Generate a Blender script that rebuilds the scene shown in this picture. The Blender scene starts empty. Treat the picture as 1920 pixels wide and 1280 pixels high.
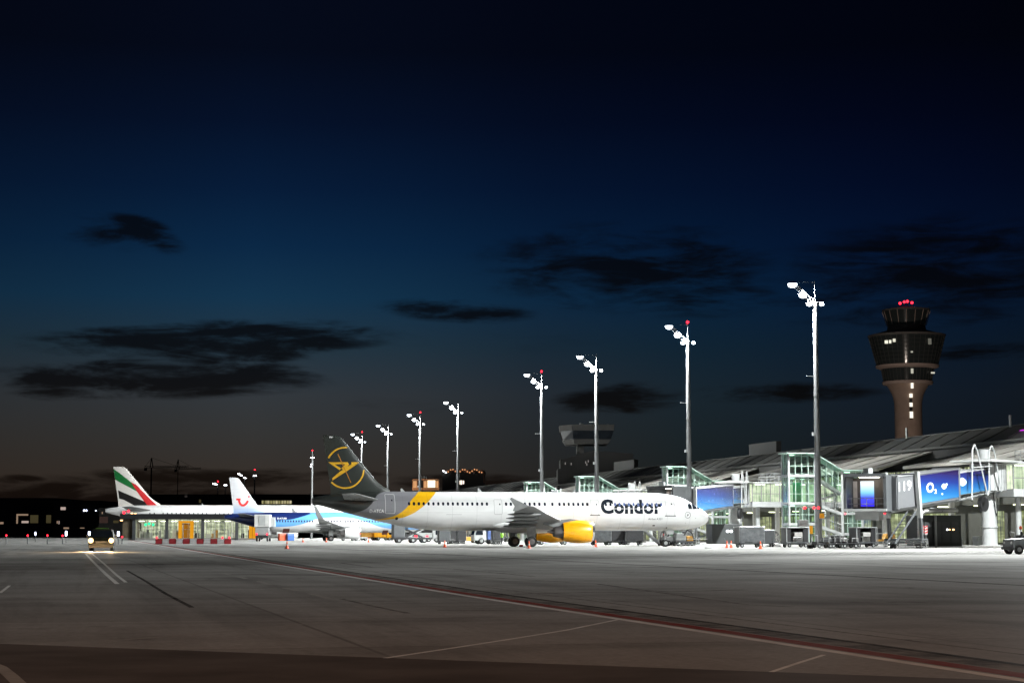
import bpy, bmesh, math, random
from mathutils import Vector, Matrix
random.seed(7)
R = math.radians
sc = bpy.context.scene
COL = sc.collection

# ------------------------------------------------------------------ camera
FPX = 3500.0
PITCH = math.atan(361 / 3500.0)
CAMH = 1.35
cd = bpy.data.cameras.new('camera'); cam = bpy.data.objects.new('camera', cd); COL.objects.link(cam)
cd.lens = 36 * FPX / 1920; cd.sensor_width = 36; cd.clip_end = 20000; cd.clip_start = 0.5
cam.location = (0, 0, CAMH); cam.rotation_euler = (R(90) + PITCH, 0, 0)
sc.camera = cam
vs = sc.view_settings
vs.view_transform = 'Standard'; vs.look = 'None'; vs.exposure = 0.0; vs.gamma = 1; vs.use_curve_mapping = False

def lin(c):
    return tuple(((v / 255) / 12.92 if v / 255 <= .04045 else ((v / 255 + .055) / 1.055) ** 2.4) for v in c)

# ------------------------------------------------------------------ node helper
class NT:
    def __init__(s, tree):
        s.t = tree; s.n = tree.nodes; s.l = tree.links
    def node(s, typ, ins=None, **kw):
        nd = s.n.new(typ)
        for k, v in kw.items(): setattr(nd, k, v)
        if ins:
            for k, v in ins.items():
                sock = nd.inputs[k]
                if hasattr(v, 'is_output') or isinstance(v, bpy.types.NodeSocket): s.l.new(v, sock)
                else: sock.default_value = v
        return nd
    def m(s, op, a, b=0.0, c=None, clamp=False):
        nd = s.n.new('ShaderNodeMath'); nd.operation = op; nd.use_clamp = clamp
        for i, v in enumerate((a, b, c)):
            if v is None: continue
            if isinstance(v, bpy.types.NodeSocket): s.l.new(v, nd.inputs[i])
            else: nd.inputs[i].default_value = v
        return nd.outputs[0]
    def mix(s, f, a, b, typ='MIX'):
        nd = s.n.new('ShaderNodeMix'); nd.data_type = 'RGBA'; nd.blend_type = typ
        for sock, v in ((nd.inputs[0], f), (nd.inputs[6], a), (nd.inputs[7], b)):
            if isinstance(v, bpy.types.NodeSocket): s.l.new(v, sock)
            elif isinstance(v, (int, float)): sock.default_value = v
            else: sock.default_value = (*v[:3], 1)
        return nd.outputs[2]
    def ramp(s, f, pts, interp='LINEAR'):
        nd = s.n.new('ShaderNodeValToRGB'); nd.color_ramp.interpolation = interp
        e = nd.color_ramp.elements
        while len(e) < len(pts): e.new(0.5)
        for i, (p, c) in enumerate(pts):
            e[i].position = p
            e[i].color = (*c[:3], 1) if not isinstance(c, (int, float)) else (c, c, c, 1)
        s.l.new(f, nd.inputs[0])
        return nd.outputs[0]
    def noise(s, vec, scale, detail=4, rough=.55, dist=0):
        nd = s.n.new('ShaderNodeTexNoise'); s.l.new(vec, nd.inputs['Vector'])
        nd.inputs['Scale'].default_value = scale; nd.inputs['Detail'].default_value = detail
        nd.inputs['Roughness'].default_value = rough; nd.inputs['Distortion'].default_value = dist
        return nd.outputs[0]
    def curve(s, f, pts):
        nd = s.n.new('ShaderNodeFloatCurve'); c = nd.mapping.curves[0]
        nd.mapping.use_clip = False
        c.points[0].location = pts[0]; c.points[1].location = pts[-1]
        for p in pts[1:-1]: c.points.new(*p)
        nd.mapping.update(); s.l.new(f, nd.inputs['Value'])
        return nd.outputs[0]

# ------------------------------------------------------------------ world: dusk sky
world = bpy.data.worlds.new('World'); sc.world = world; world.use_nodes = True
world.cycles.sampling_method = 'MANUAL'; world.cycles.sample_map_resolution = 256
w = NT(world.node_tree); w.n.clear()
tc = w.node('ShaderNodeTexCoord'); sep = w.node('ShaderNodeSeparateXYZ', {0: tc.outputs['Generated']})
X, Y, Z = sep.outputs
az = w.m('MULTIPLY', w.m('ARCTAN2', X, Y), 180 / math.pi)
el = w.m('MULTIPLY', w.m('ARCSINE', Z), 180 / math.pi)
e01 = w.m('DIVIDE', el, 40, clamp=True)
def el_of(py): return math.degrees(math.atan((1001 - py) / 3518))
def az_of(px): return math.degrees(math.atan((px - 960) / 3518))
grad = w.ramp(e01, [(0.0, lin((40, 33, 29))), (el_of(890) / 40, lin((50, 47, 44))), (el_of(820) / 40, lin((49, 51, 52))),
                    (el_of(740) / 40, lin((48, 54, 60))), (el_of(650) / 40, lin((32, 52, 66))), (el_of(560) / 40, lin((16, 50, 76))),
                    (el_of(460) / 40, lin((7, 38, 68))), (el_of(350) / 40, lin((4, 26, 55))), (el_of(220) / 40, lin((3, 15, 39))),
                    (el_of(80) / 40, lin((3, 8, 24))), (.6, lin((5, 8, 22))), (1.0, lin((6, 8, 18)))])
azf = w.ramp(w.m('DIVIDE', w.m('ADD', az, 20), 40, clamp=True),
             [(0, .55), (.17, .78), (.3, 1.0), (.42, (.82, .84, .86)), (.52, (.5, .58, .66)), (.64, (.24, .44, .56)), (.757, (.17, .30, .46)), (.85, (.12, .22, .36)), (1, .15)])
grad = w.mix(1.0, grad, azf, 'MULTIPLY')
# warm afterglow low on the left
warm = w.m('MULTIPLY', w.ramp(w.m('DIVIDE', w.m('ADD', az, 20), 40, clamp=True), [(0, 1), (.3, .9), (.55, 0)]),
           w.ramp(w.m('DIVIDE', el, 6, clamp=True), [(0, 0.6), (.3, 1), (.75, 0)]))
grad = w.mix(w.m('MULTIPLY', warm, .2), grad, lin((58, 44, 36)))
# clouds (direction space)
def cmb(x, y, z=0.0):
    nd = w.n.new('ShaderNodeCombineXYZ')
    for i, v in enumerate((x, y, z)):
        if isinstance(v, bpy.types.NodeSocket): w.l.new(v, nd.inputs[i])
        else: nd.inputs[i].default_value = v
    return nd.outputs[0]
n1 = w.noise(cmb(w.m('MULTIPLY', az, .22), w.m('MULTIPLY', el, 1.05)), 1.35, 7, .62, .6)
n2 = w.noise(cmb(w.m('MULTIPLY', az, .5), w.m('MULTIPLY', el, 2.4), 3.3), 1.2, 6, .6, .3)
cl = None
CLOUDS = [  # px, py, half width, half height, strength, slope
    (395, 640, 330, 30, 1.0, -.035), (560, 627, 150, 14, .9, -.06), (300, 712, 310, 30, 1.0, -.02), (120, 745, 110, 12, .8, 0), (450, 665, 140, 16, .8, 0),
    (200, 445, 110, 26, .55, .1), (262, 442, 75, 24, .9, .28), (855, 580, 150, 18, .75, .04), (1190, 500, 300, 68, .68, .03), (1290, 545, 220, 40, .6, 0.05),
    (1165, 748, 135, 24, .9, -.06), (1480, 738, 200, 16, .7, 0), (1770, 520, 330, 85, .68, -.05), (1850, 668, 160, 14, .6, 0),
    (370, 897, 260, 16, .95, 0), (120, 935, 420, 24, .95, 0), (30, 903, 55, 8, .8, 0), (880, 905, 160, 14, .9, 0), (610, 890, 120, 7, .6, 0),
    (1020, 470, 80, 14, .3, 0), (720, 760, 200, 14, .18, 0), (900, 640, 300, 20, .15, 0)]
for px, py, hw, hh, st, sl in CLOUDS:
    a0, e0 = az_of(px), el_of(py); wa, we = hw / 61.4 * 1.18, hh / 61.4 * 1.55
    dx = w.m('SUBTRACT', az, a0)
    dy = w.m('ADD', w.m('SUBTRACT', el, e0), w.m('MULTIPLY', dx, sl))
    ddx = w.m('DIVIDE', dx, wa); ddy = w.m('DIVIDE', dy, we)
    d = w.m('ADD', w.m('MULTIPLY', ddx, ddx), w.m('MULTIPLY', ddy, ddy))
    v = w.m('MULTIPLY', w.m('SUBTRACT', 1.0, d, clamp=True), st)
    cl = v if cl is None else w.m('MAXIMUM', cl, v)
dens = w.m('ADD', w.m('MULTIPLY', cl, 1.0), w.m('MULTIPLY', w.m('SUBTRACT', n1, .5), 2.6))
dens = w.m('ADD', dens, w.m('MULTIPLY', w.m('SUBTRACT', n2, .5), 1.5))
mask = w.m('MULTIPLY', w.node('ShaderNodeMapRange', {'Value': dens, 'From Min': .0, 'From Max': .95}, interpolation_type='SMOOTHSTEP').outputs[0],
           w.node('ShaderNodeMapRange', {'Value': cl, 'From Min': .0, 'From Max': .55}, interpolation_type='SMOOTHSTEP').outputs[0])
mask = w.m('MULTIPLY', mask, .93)
ccol = w.ramp(e01, [(0, lin((8, 6, 6))), (el_of(880) / 40, lin((8, 7, 8))), (el_of(700) / 40, lin((2, 3, 9))), (el_of(480) / 40, lin((2, 4, 11))), (1, lin((5, 9, 20)))])
ccol = w.mix(1.0, ccol, w.ramp(w.m('DIVIDE', w.m('ADD', az, 20), 40, clamp=True), [(0, 1.0), (.5, .9), (.7, .5), (1, .35)]), 'MULTIPLY')
sky = w.mix(mask, grad, ccol)
nis = w.node('ShaderNodeTexSky', sky_type='NISHITA'); nis.sun_disc = False
nis.sun_elevation = R(-6); nis.sun_rotation = R(-20)
nbg = w.node('ShaderNodeBackground', {'Color': nis.outputs[0], 'Strength': .05})
bg = w.node('ShaderNodeBackground', {'Color': sky, 'Strength': 1.0})
addn = w.node('ShaderNodeAddShader', {0: bg.outputs[0], 1: nbg.outputs[0]})
w.node('ShaderNodeOutputWorld', {'Surface': addn.outputs[0]})

# ------------------------------------------------------------------ frames
U0 = math.atan(849 / 3518.6)            # pier direction, turned left from +Y
CT, ST = math.cos(U0), math.sin(U0)
def P(a, p, z=0.0): return Vector((-a * ST + p * CT, a * CT + p * ST, z))
def at(px, py, Yd):
    u = (px - 960) / FPX; v = (640 - py) / FPX
    d = Vector((u, math.cos(PITCH) - v * math.sin(PITCH), math.sin(PITCH) + v * math.cos(PITCH)))
    return Vector((0, 0, CAMH)) + d * (Yd / d.y)
def gnd(px, py):
    u = (px - 960) / FPX; v = (640 - py) / FPX
    d = Vector((u, math.cos(PITCH) - v * math.sin(PITCH), math.sin(PITCH) + v * math.cos(PITCH)))
    return Vector((0, 0, CAMH)) + d * (-CAMH / d.z)
def gat(px, Yd):                         # ground point under pixel column px at depth Yd
    q = at(px, 1000, Yd); return Vector((q.x, Yd, 0))

# ------------------------------------------------------------------ materials
MATS = {}
def mat(name, col, rough=.5, metal=0.0, var=.12, scale=1.5, bump=0.0, spec=.5, coat=0.0):
    if name in MATS: return MATS[name]
    m = bpy.data.materials.new(name); m.use_nodes = True; t = NT(m.node_tree)
    b = t.n['Principled BSDF']
    tcn = t.node('ShaderNodeTexCoord')
    n = t.noise(tcn.outputs['Object'], scale, 5, .6)
    f = t.ramp(n, [(.3, 1 - var), (.7, 1 + var)])
    c = t.mix(1.0, col, f, 'MULTIPLY')
    t.l.new(c, b.inputs['Base Color'])
    r = t.m('ADD', rough, t.m('MULTIPLY', t.m('SUBTRACT', n, .5), .25 if var > .06 else .05), clamp=True)
    t.l.new(r, b.inputs['Roughness'])
    b.inputs['Metallic'].default_value = metal
    b.inputs['Specular IOR Level'].default_value = spec
    b.inputs['Coat Weight'].default_value = coat; b.inputs['Coat Roughness'].default_value = .08
    if bump:
        bn = t.node('ShaderNodeBump', {'Strength': bump, 'Height': t.noise(tcn.outputs['Object'], scale * 6, 4)})
        t.l.new(bn.outputs[0], b.inputs['Normal'])
    MATS[name] = m; return m
def emat(name, col, strength):
    if name in MATS: return MATS[name]
    m = bpy.data.materials.new(name); m.use_nodes = True; t = NT(m.node_tree); t.n.clear()
    e = t.node('ShaderNodeEmission', {'Color': (*col, 1), 'Strength': strength})
    t.node('ShaderNodeOutputMaterial', {'Surface': e.outputs[0]})
    MATS[name] = m; return m
def litmat(name, dark, mid, bright, strength, sx=.5, sz=.9, thr=.5, gloss=True):
    """glazed wall of a lit room: shelves, people, ceiling lamps and furniture as an irregular patchwork behind glass"""
    if name in MATS: return MATS[name]
    m = bpy.data.materials.new(name); m.use_nodes = True; t = NT(m.node_tree)
    b = t.n['Principled BSDF']
    tcn = t.node('ShaderNodeTexCoord')
    sp = t.node('ShaderNodeSeparateXYZ', {0: tcn.outputs['Object']}); h = t.m('ADD', sp.outputs[0], sp.outputs[1])
    def nn(a, c_, off):
        cb = t.node('ShaderNodeCombineXYZ', {0: t.m('MULTIPLY', h, a), 1: t.m('MULTIPLY', sp.outputs[2], c_), 2: off}); return t.noise(cb.outputs[0], 1.0, 3, .55)
    v = t.m('ADD', t.m('ADD', t.m('MULTIPLY', nn(3.2 * sx * 2, .12 * sz, 1.0), .48), t.m('MULTIPLY', nn(.25 * sx * 2, 2.2 * sz, 5.0), .34)), t.m('MULTIPLY', nn(1.6 * sx * 2, 1.4 * sz, 9.0), .28))
    c = t.ramp(v, [(thr - .12, dark), (thr, mid), (min(.98, thr + .11), bright)])
    b.inputs['Base Color'].default_value = (.03, .035, .035, 1); b.inputs['Roughness'].default_value = .12
    t.l.new(c, b.inputs['Emission Color']); b.inputs['Emission Strength'].default_value = strength
    MATS[name] = m; return m

W_METAL = mat('white_painted_metal', (.38, .39, .39), .4, var=.08)
G_METAL = mat('grey_galvanised_metal', (.33, .34, .34), .45, .5, var=.2)
M_METAL = mat('mid_grey_paint', (.24, .25, .25), .5)
D_METAL = mat('dark_grey_paint', (.07, .075, .08), .5)
BLACK = mat('black_plastic', (.018, .018, .02), .55)
RUBBER = mat('tyre_rubber', (.015, .015, .015), .8)
CONC = mat('grey_concrete', (.30, .29, .275), .85, var=.18, bump=.2)
LCONC = mat('pale_concrete', (.42, .41, .39), .8, var=.15)
BROWNC = mat('tower_concrete', (.36, .27, .22), .85, var=.12, scale=.3)
GLASS_D = mat('dark_glass', (.012, .016, .022), .08, spec=.8)
ORANGE_P = mat('orange_plastic', (.75, .09, .02), .5)
RED_P = mat('red_paint', (.45, .02, .02), .45)
YEL_P = mat('yellow_paint', (.85, .37, .002), .35, var=.08, coat=.3)
OCHRE = mat('ochre_vehicle_paint', (.45, .22, .02), .45, var=.2)
BLUE_P = mat('blue_paint', (.03, .12, .4), .4)
NAVY = mat('navy_lettering', (.004, .008, .016), .6, spec=.15)
SILV = mat('polished_metal', (.7, .7, .7), .18, 1.0, var=.05)
HOT = mat('exhaust_metal', (.16, .15, .15), .35, .8)
TARP = mat('grey_tarpaulin', (.07, .075, .08), .45, var=.35, scale=3, bump=.9)
GREEN_FR = mat('pale_green_steel', (.42, .55, .49), .45)
HIVIS = mat('hi_vis_fabric', (.35, .8, .05), .8)
E_LAMP = emat('floodlight_glass', (.80, .90, 1.0), 9)
E_RED = emat('red_lamp', (1.0, .015, .03), 6)
SOD = 19000
E_HEAD = emat('headlamp_warm', (1.0, .66, .30), 4)
E_WHITE = emat('white_lamp', (.9, .93, 1.0), 10)
E_WARM = emat('warm_lamp', (1.0, .55, .22), 5)
E_BLUEW = emat('bluish_lamp', (.7, .75, 1.0), 8)

def ball(r): return [(r * math.sin(R(q)), max(.01, r * math.cos(R(q)))) for q in (-88, -60, -30, 0, 30, 60, 88)]
# ------------------------------------------------------------------ mesh builder
class M:
    def __init__(s): s.bm = bmesh.new()
    def vs(s, pts): return [s.bm.verts.new(p) for p in pts]
    def face(s, pts):
        try: return s.bm.faces.new(s.vs(pts))
        except ValueError: return None
    def box(s, x0, y0, z0, x1, y1, z1):
        v = s.vs([(x, y, z) for z in (z0, z1) for x, y in ((x0, y0), (x1, y0), (x1, y1), (x0, y1))])
        for f in ((0, 3, 2, 1), (4, 5, 6, 7), (0, 1, 5, 4), (1, 2, 6, 5), (2, 3, 7, 6), (3, 0, 4, 7)):
            s.bm.faces.new([v[i] for i in f])
        return s
    def tube(s, p0, p1, r0, r1=None, n=10, cap=True):
        p0, p1 = Vector(p0), Vector(p1); r1 = r0 if r1 is None else r1
        d = (p1 - p0).normalized()
        u = d.orthogonal().normalized(); v = d.cross(u)
        ra = [p0 + (u * math.cos(t) + v * math.sin(t)) * r0 for t in [2 * math.pi * i / n for i in range(n)]]
        rb = [p1 + (u * math.cos(t) + v * math.sin(t)) * r1 for t in [2 * math.pi * i / n for i in range(n)]]
        return s.loft([ra, rb], cap)
    def path(s, pts, r, n=8):
        for a, b in zip(pts[:-1], pts[1:]): s.tube(a, b, r, n=n)
        return s
    def bar(s, p0, p1, wd, ht):
        p0, p1 = Vector(p0), Vector(p1); d = (p1 - p0).normalized()
        up = Vector((0, 0, 1)) if abs(d.z) < .95 else Vector((1, 0, 0))
        u = d.cross(up).normalized() * wd / 2; v = u.cross(d).normalized() * ht / 2
        return s.loft([[p + u + v, p + u - v, p - u - v, p - u + v] for p in (p0, p1)], True)
    def loft(s, rings, cap=True):
        vv = [s.vs(r) for r in rings]; n = len(rings[0])
        for a, b in zip(vv[:-1], vv[1:]):
            for i in range(n):
                j = (i + 1) % n
                s.bm.faces.new((a[i], a[j], b[j], b[i]))
        if cap:
            s.bm.faces.new(vv[0][::-1]); s.bm.faces.new(vv[-1])
        return s
    def lathe(s, prof, axis='z', c=(0, 0, 0), n=24, cap=True):
        c = Vector(c); rings = []
        for h, r in prof:
            ring = []
            for i in range(n):
                t = 2 * math.pi * i / n; a, b = math.cos(t) * r, math.sin(t) * r
                ring.append(c + (Vector((a, b, h)) if axis == 'z' else Vector((h, a, b)) if axis == 'x' else Vector((a, h, b))))
            rings.append(ring)
        return s.loft(rings, cap)
    def prism(s, pts, axis, d0, d1):
        f = {'x': lambda a, b, d: (d, a, b), 'y': lambda a, b, d: (a, d, b), 'z': lambda a, b, d: (a, b, d)}[axis]
        return s.loft([[f(a, b, d0) for a, b in pts], [f(a, b, d1) for a, b in pts]], True)
    def build(s, name, m, parent=None, smooth=False, bevel=0.0, loc=None, rz=0):
        bmesh.ops.recalc_face_normals(s.bm, faces=s.bm.faces)
        me = bpy.data.meshes.new(name); s.bm.to_mesh(me); s.bm.free()
        if smooth:
            for p in me.polygons: p.use_smooth = True
            if hasattr(me, 'set_sharp_from_angle'): me.set_sharp_from_angle(angle=R(40))
        me.materials.append(m)
        o = bpy.data.objects.new(name, me); COL.objects.link(o)
        if parent: o.parent = parent
        if loc is not None: o.location = loc
        o.rotation_euler.z = rz
        if bevel:
            b = o.modifiers.new('bevel', 'BEVEL'); b.width = bevel; b.segments = 2; b.limit_method = 'ANGLE'
        return o
def tag(o, label=None, cat=None, group=None, kind=None):
    if label: o['label'] = label
    if cat: o['category'] = cat
    if group: o['group'] = group
    if kind: o['kind'] = kind
    return o
def thing(name, label, cat, loc=(0, 0, 0), rz=0.0, group=None):
    o = bpy.data.objects.new(name, None); COL.objects.link(o); o.empty_display_size = .5
    o.location = loc; o.rotation_euler.z = rz
    return tag(o, label, cat, group)
KIDS = {}
def copy_tree(o, loc, rz, label, group=None):
    r = o.copy(); COL.objects.link(r); r.location = loc; r.rotation_euler.z = rz; r['label'] = label
    if group: r['group'] = group
    for ch in list(o.children):
        c = ch.copy(); COL.objects.link(c); c.parent = r
        for g in list(ch.children):
            d = g.copy(); COL.objects.link(d); d.parent = c
    return r
def text_polys(txt, size, bold=0.0, spacing=1.0):
    cu = bpy.data.curves.new('t', 'FONT'); cu.body = txt; cu.size = size; cu.offset = bold; cu.space_character = spacing
    cu.resolution_u = 4
    o = bpy.data.objects.new('t', cu); COL.objects.link(o)
    dg = bpy.context.evaluated_depsgraph_get(); dg.update()
    me = bpy.data.meshes.new_from_object(o.evaluated_get(dg))
    bpy.data.objects.remove(o); bpy.data.curves.remove(cu)
    return me
def text_mesh(name, txt, width, height, m, parent, origin, ux, uz, off, bold=0.0, sub=0.0, surf=None):
    """letters laid on a plane (origin, ux, uz) or wrapped on surf(u,v)->point; fitted to width x height"""
    me = text_polys(txt, 1.0, bold, 1.0 + bold * 1.2)
    bm = bmesh.new(); bm.from_mesh(me); bpy.data.meshes.remove(me)
    bmesh.ops.remove_doubles(bm, verts=bm.verts, dist=1e-5)
    xs = [v.co.x for v in bm.verts]; ys = [v.co.y for v in bm.verts]
    x0, x1, y0, y1 = min(xs), max(xs), min(ys), max(ys)
    for v in bm.verts:
        v.co.x = (v.co.x - x0) / (x1 - x0) * width; v.co.y = (v.co.y - y0) / (y1 - y0) * height
    if sub:
        k = sub
        while k < height:
            bmesh.ops.bisect_plane(bm, geom=bm.verts[:] + bm.edges[:] + bm.faces[:], plane_co=(0, k, 0), plane_no=(0, 1, 0)); k += sub
    for v in bm.verts:
        a, b = v.co.x, v.co.y
        v.co = surf(a, b) if surf else Vector(origin) + Vector(ux) * a + Vector(uz) * b + Vector(off)
    me = bpy.data.meshes.new(name); bm.to_mesh(me); bm.free(); me.materials.append(m)
    o = bpy.data.objects.new(name, me); COL.objects.link(o); o.parent = parent
    return o

# ------------------------------------------------------------------ ground
def matte(t, gl=.005, rough=.5):
    """worn pavement: mostly diffuse, hardly any sheen even at a flat angle"""
    b = t.n['Principled BSDF']; out = [n for n in t.n if n.type == 'OUTPUT_MATERIAL'][0]
    d = t.node('ShaderNodeBsdfDiffuse', {'Roughness': .6}); g = t.node('ShaderNodeBsdfGlossy', {'Roughness': rough})
    for l in list(b.inputs['Base Color'].links): t.l.new(l.from_socket, d.inputs['Color'])
    for l in list(b.inputs['Normal'].links): t.l.new(l.from_socket, d.inputs['Normal'])
    mx = t.node('ShaderNodeMixShader', {0: gl, 1: d.outputs[0], 2: g.outputs[0]}); t.l.new(mx.outputs[0], out.inputs['Surface'])
def ground_mat():
    m = bpy.data.materials.new('apron_concrete'); m.use_nodes = True; t = NT(m.node_tree); b = t.n['Principled BSDF']
    tcn = t.node('ShaderNodeTexCoord'); mp = t.node('ShaderNodeMapping', {'Vector': tcn.outputs['Object'], 'Rotation': (0, 0, -U0)})
    v = mp.outputs[0]
    big = t.noise(v, .02, 5, .6); mid = t.noise(v, .22, 6, .65); fine = t.noise(v, 9, 5, .7)
    st = t.node('ShaderNodeMapping', {'Vector': v, 'Scale': (.55, .03, 1)}); streak = t.noise(st.outputs[0], 1.0, 6, .65, .5)
    st2 = t.node('ShaderNodeMapping', {'Vector': v, 'Scale': (.02, .4, 1)}); streak2 = t.noise(st2.outputs[0], 1.0, 6, .65, .5)
    base = t.ramp(big, [(.3, (.275, .272, .262)), (.7, (.36, .355, .342))])
    base = t.mix(1, base, t.ramp(mid, [(.25, .66), (.5, 1.0), (.8, 1.16)]), 'MULTIPLY')
    base = t.mix(1, base, t.ramp(fine, [(.2, .72), (.8, 1.25)]), 'MULTIPLY')
    base = t.mix(1, base, t.ramp(streak, [(.3, .72), (.5, 1.0), (.75, 1.1)]), 'MULTIPLY')
    base = t.mix(1, base, t.ramp(streak2, [(.3, .8), (.5, 1.0), (.75, 1.06)]), 'MULTIPLY')
    br = t.node('ShaderNodeTexBrick', {'Vector': t.node('ShaderNodeMapping', {'Vector': v, 'Location': (3.9, 0, 0)}).outputs[0], 'Scale': 1.0, 'Mortar Size': .04, 'Mortar Smooth': .3, 'Brick Width': 7.5, 'Row Height': 7.5}, offset=0.0)
    br.inputs['Color1'].default_value = (1, 1, 1, 1); br.inputs['Color2'].default_value = (.80, .80, .80, 1); br.inputs['Mortar'].default_value = (.6, .6, .6, 1)
    base = t.mix(.85, base, br.outputs[0], 'MULTIPLY')
    vo = t.noise(v, .09, 3, .5); spots = t.ramp(vo, [(.6, 1.0), (.7, .45)])
    base = t.mix(.8, base, spots, 'MULTIPLY')
    oil = t.ramp(t.noise(v, .55, 4, .6, .8), [(.62, 1.0), (.70, .6)]); base = t.mix(.6, base, oil, 'MULTIPLY')
    t.l.new(base, b.inputs['Base Color'])
    t.l.new(t.ramp(mid, [(.3, .55), (.7, .78)]), b.inputs['Roughness'])
    b.inputs['Specular IOR Level'].default_value = .03
    bn = t.node('ShaderNodeBump', {'Strength': .35, 'Distance': .01, 'Height': fine}); t.l.new(bn.outputs[0], b.inputs['Normal']); matte(t)
    return m
APRON = ground_mat()
g = M(); g.face([(-3500, -400, 0), (3500, -400, 0), (3500, 6000, 0), (-3500, 6000, 0)])
tag(g.build('ground', APRON), 'pale concrete apron with slab joints and tyre stains', 'ground', kind='structure')
SHADE_STRIP = mat('shade_strip_colour', (.11, .10, .095), .8, var=.3, scale=.5, bump=.4); matte(NT(SHADE_STRIP.node_tree))
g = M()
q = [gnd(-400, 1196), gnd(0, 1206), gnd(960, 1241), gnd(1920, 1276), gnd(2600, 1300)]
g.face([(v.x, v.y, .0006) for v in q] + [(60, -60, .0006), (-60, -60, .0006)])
tag(g.build('shade_strip', SHADE_STRIP), 'dark strip painted as shade across the foreground', 'painted shade', kind='structure')  # dark sheet stands in for a shadow lying on the concrete
def worn(name, col, rough=.7, wear=.3):
    m = bpy.data.materials.new(name); m.use_nodes = True; t = NT(m.node_tree); b = t.n['Principled BSDF']
    tcn = t.node('ShaderNodeTexCoord'); n = t.noise(tcn.outputs['Object'], 1.3, 7, .75)
    t.l.new(t.mix(t.ramp(n, [(.42, wear), (.58, 0)]), col, (.27, .265, .25)), b.inputs['Base Color']); b.inputs['Roughness'].default_value = rough; matte(t, .004)
    return m
LW = worn('worn_white_line_paint', (.72, .72, .70)); LR = worn('worn_red_line_paint', (.22, .04, .035))
LD = worn('dark_joint_sealant', (.035, .034, .034)); LD2 = worn('rubbered_concrete', (.10, .096, .092), wear=.8); LF = worn('faded_white_paint', (.34, .33, .31), wear=.9)
def ribbon(name, pts, wd, m, label, z=.008, side=0.0):
    g = M(); L, Rr = [], []; z *= .18
    for i, p in enumerate(pts):
        a = pts[max(0, i - 1)]; b = pts[min(len(pts) - 1, i + 1)]
        d = (Vector((b[0], b[1], 0)) - Vector((a[0], a[1], 0))).normalized(); n = Vector((-d.y, d.x, 0))
        c = Vector((p[0], p[1], z)) + n * side
        L.append(c + n * wd / 2); Rr.append(c - n * wd / 2)
    for i in range(len(pts) - 1): g.face([L[i], L[i + 1], Rr[i + 1], Rr[i]])
    return tag(g.build(name, m), label, 'ground marking', kind='structure')
def pline(a0, a1, p0, n=40, drift=0.0):
    out = []
    for i in range(n + 1):
        a = a0 + (a1 - a0) * (i / n) ** 2; v = P(a, p0 + drift * max(0, a - 40)); out.append((v.x, v.y))
    return out
ribbon('edge_line_white', pline(10, 420, 8.75, drift=.016), .17, LW, 'worn white edge line running away across the apron')
ribbon('edge_line_red', pline(10, 420, 9.05, drift=.016), .30, LR, 'faded red stripe beside the white edge line')
ribbon('pavement_joint', pline(10, 420, 9.75, drift=.016), .16, LD, 'dark sealed joint beside the red stripe')
ribbon('rubbered_strip', pline(10, 420, 9.45, drift=.016), .42, LD2, 'dark rubbered strip of pavement', z=.004)
ribbon('pavement_joint', pline(10, 420, 10.6, drift=.016), .07, LD2, 'thin dark joint line')
ribbon('pavement_joint', pline(20, 500, 24.9), .34, LD, 'dark sealed joint across the lit apron', z=.009)
def rb(name, pp, wd, m, label, z=.01): ribbon(name, [(gnd(*q).x, gnd(*q).y) for q in pp], wd, m, label, z=z)
rb('service_line', ((1163, 1160), (1060, 1181), (960, 1197), (850, 1214), (722, 1233)), .075, LW, 'thin white line branching off the edge line')
rb('service_line', ((1545, 1227), (1500, 1241), (1446, 1259)), .06, LW, 'short thin white line near the painted shade')
rb('service_line', ((700, 1158), (560, 1170), (420, 1184), (200, 1201)), .08, LF, 'faint thin line across the dark foreground')
rb('guide_line', ((160, 1037), (178, 1056), (200, 1077), (220, 1094)), .13, LW, 'white guide line in front of the headlamps')
rb('guide_line', ((172, 1037), (195, 1056), (218, 1077), (236, 1091)), .1, LW, 'second white guide line in front of the headlamps')
rb('guide_line', ((222, 1095), (190, 1097), (150, 1100)), .1, LF, 'faded cross line left of the guide lines')
rb('pavement_joint', ((238, 1069), (270, 1087), (310, 1112), (360, 1138)), .10, LD, 'dark diagonal joint left of centre')
rb('pavement_joint', ((0, 1111), (18, 1097)), .08, LW, 'short pale line at the left edge')
rb('corner_line', ((-30, 1238), (0, 1250), (20, 1266), (45, 1290)), .14, LF, 'thick pale line in the bottom left corner', z=.014)
rb('tyre_mark', ((960, 1113), (1100, 1110), (1280, 1108), (1400, 1105)), .35, LD2, 'long dark tyre mark on the grey apron')
rb('tyre_mark', ((1590, 1129), (1700, 1128), (1760, 1130)), .3, LD2, 'short dark tyre mark on the right')
rb('tyre_mark', ((860, 1079), (980, 1086), (1120, 1094), (1400, 1133), (1490, 1137)), .14, LD2, 'thin curved tyre mark')
rb('tyre_mark', ((640, 1055), (700, 1063), (760, 1062), (850, 1066), (1000, 1080)), .22, LD2, 'thin wavering tyre mark')
rb('tyre_mark', ((640, 1122), (700, 1136), (765, 1149)), .12, LD2, 'short dark skid mark')
rb('tyre_mark', ((820, 1143), (900, 1143.5), (1050, 1145)), .2, LD2, 'dark streak beside the white edge line')
dash = [(285, 1043, 293, 1043.5), (312, 1048, 318, 1049), (325, 1051, 332, 1052.5), (336, 1053.5, 346, 1055), (352, 1057.5, 361, 1060), (371, 1062.5, 381, 1065), (391, 1068, 406, 1070.5),
        (415, 1073.5, 431, 1077), (447, 1080.5, 463, 1084.5), (484, 1089, 506, 1095), (534, 1101.5, 560, 1107), (582, 1112, 618, 1121.5), (668, 1135, 734, 1149)]
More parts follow.
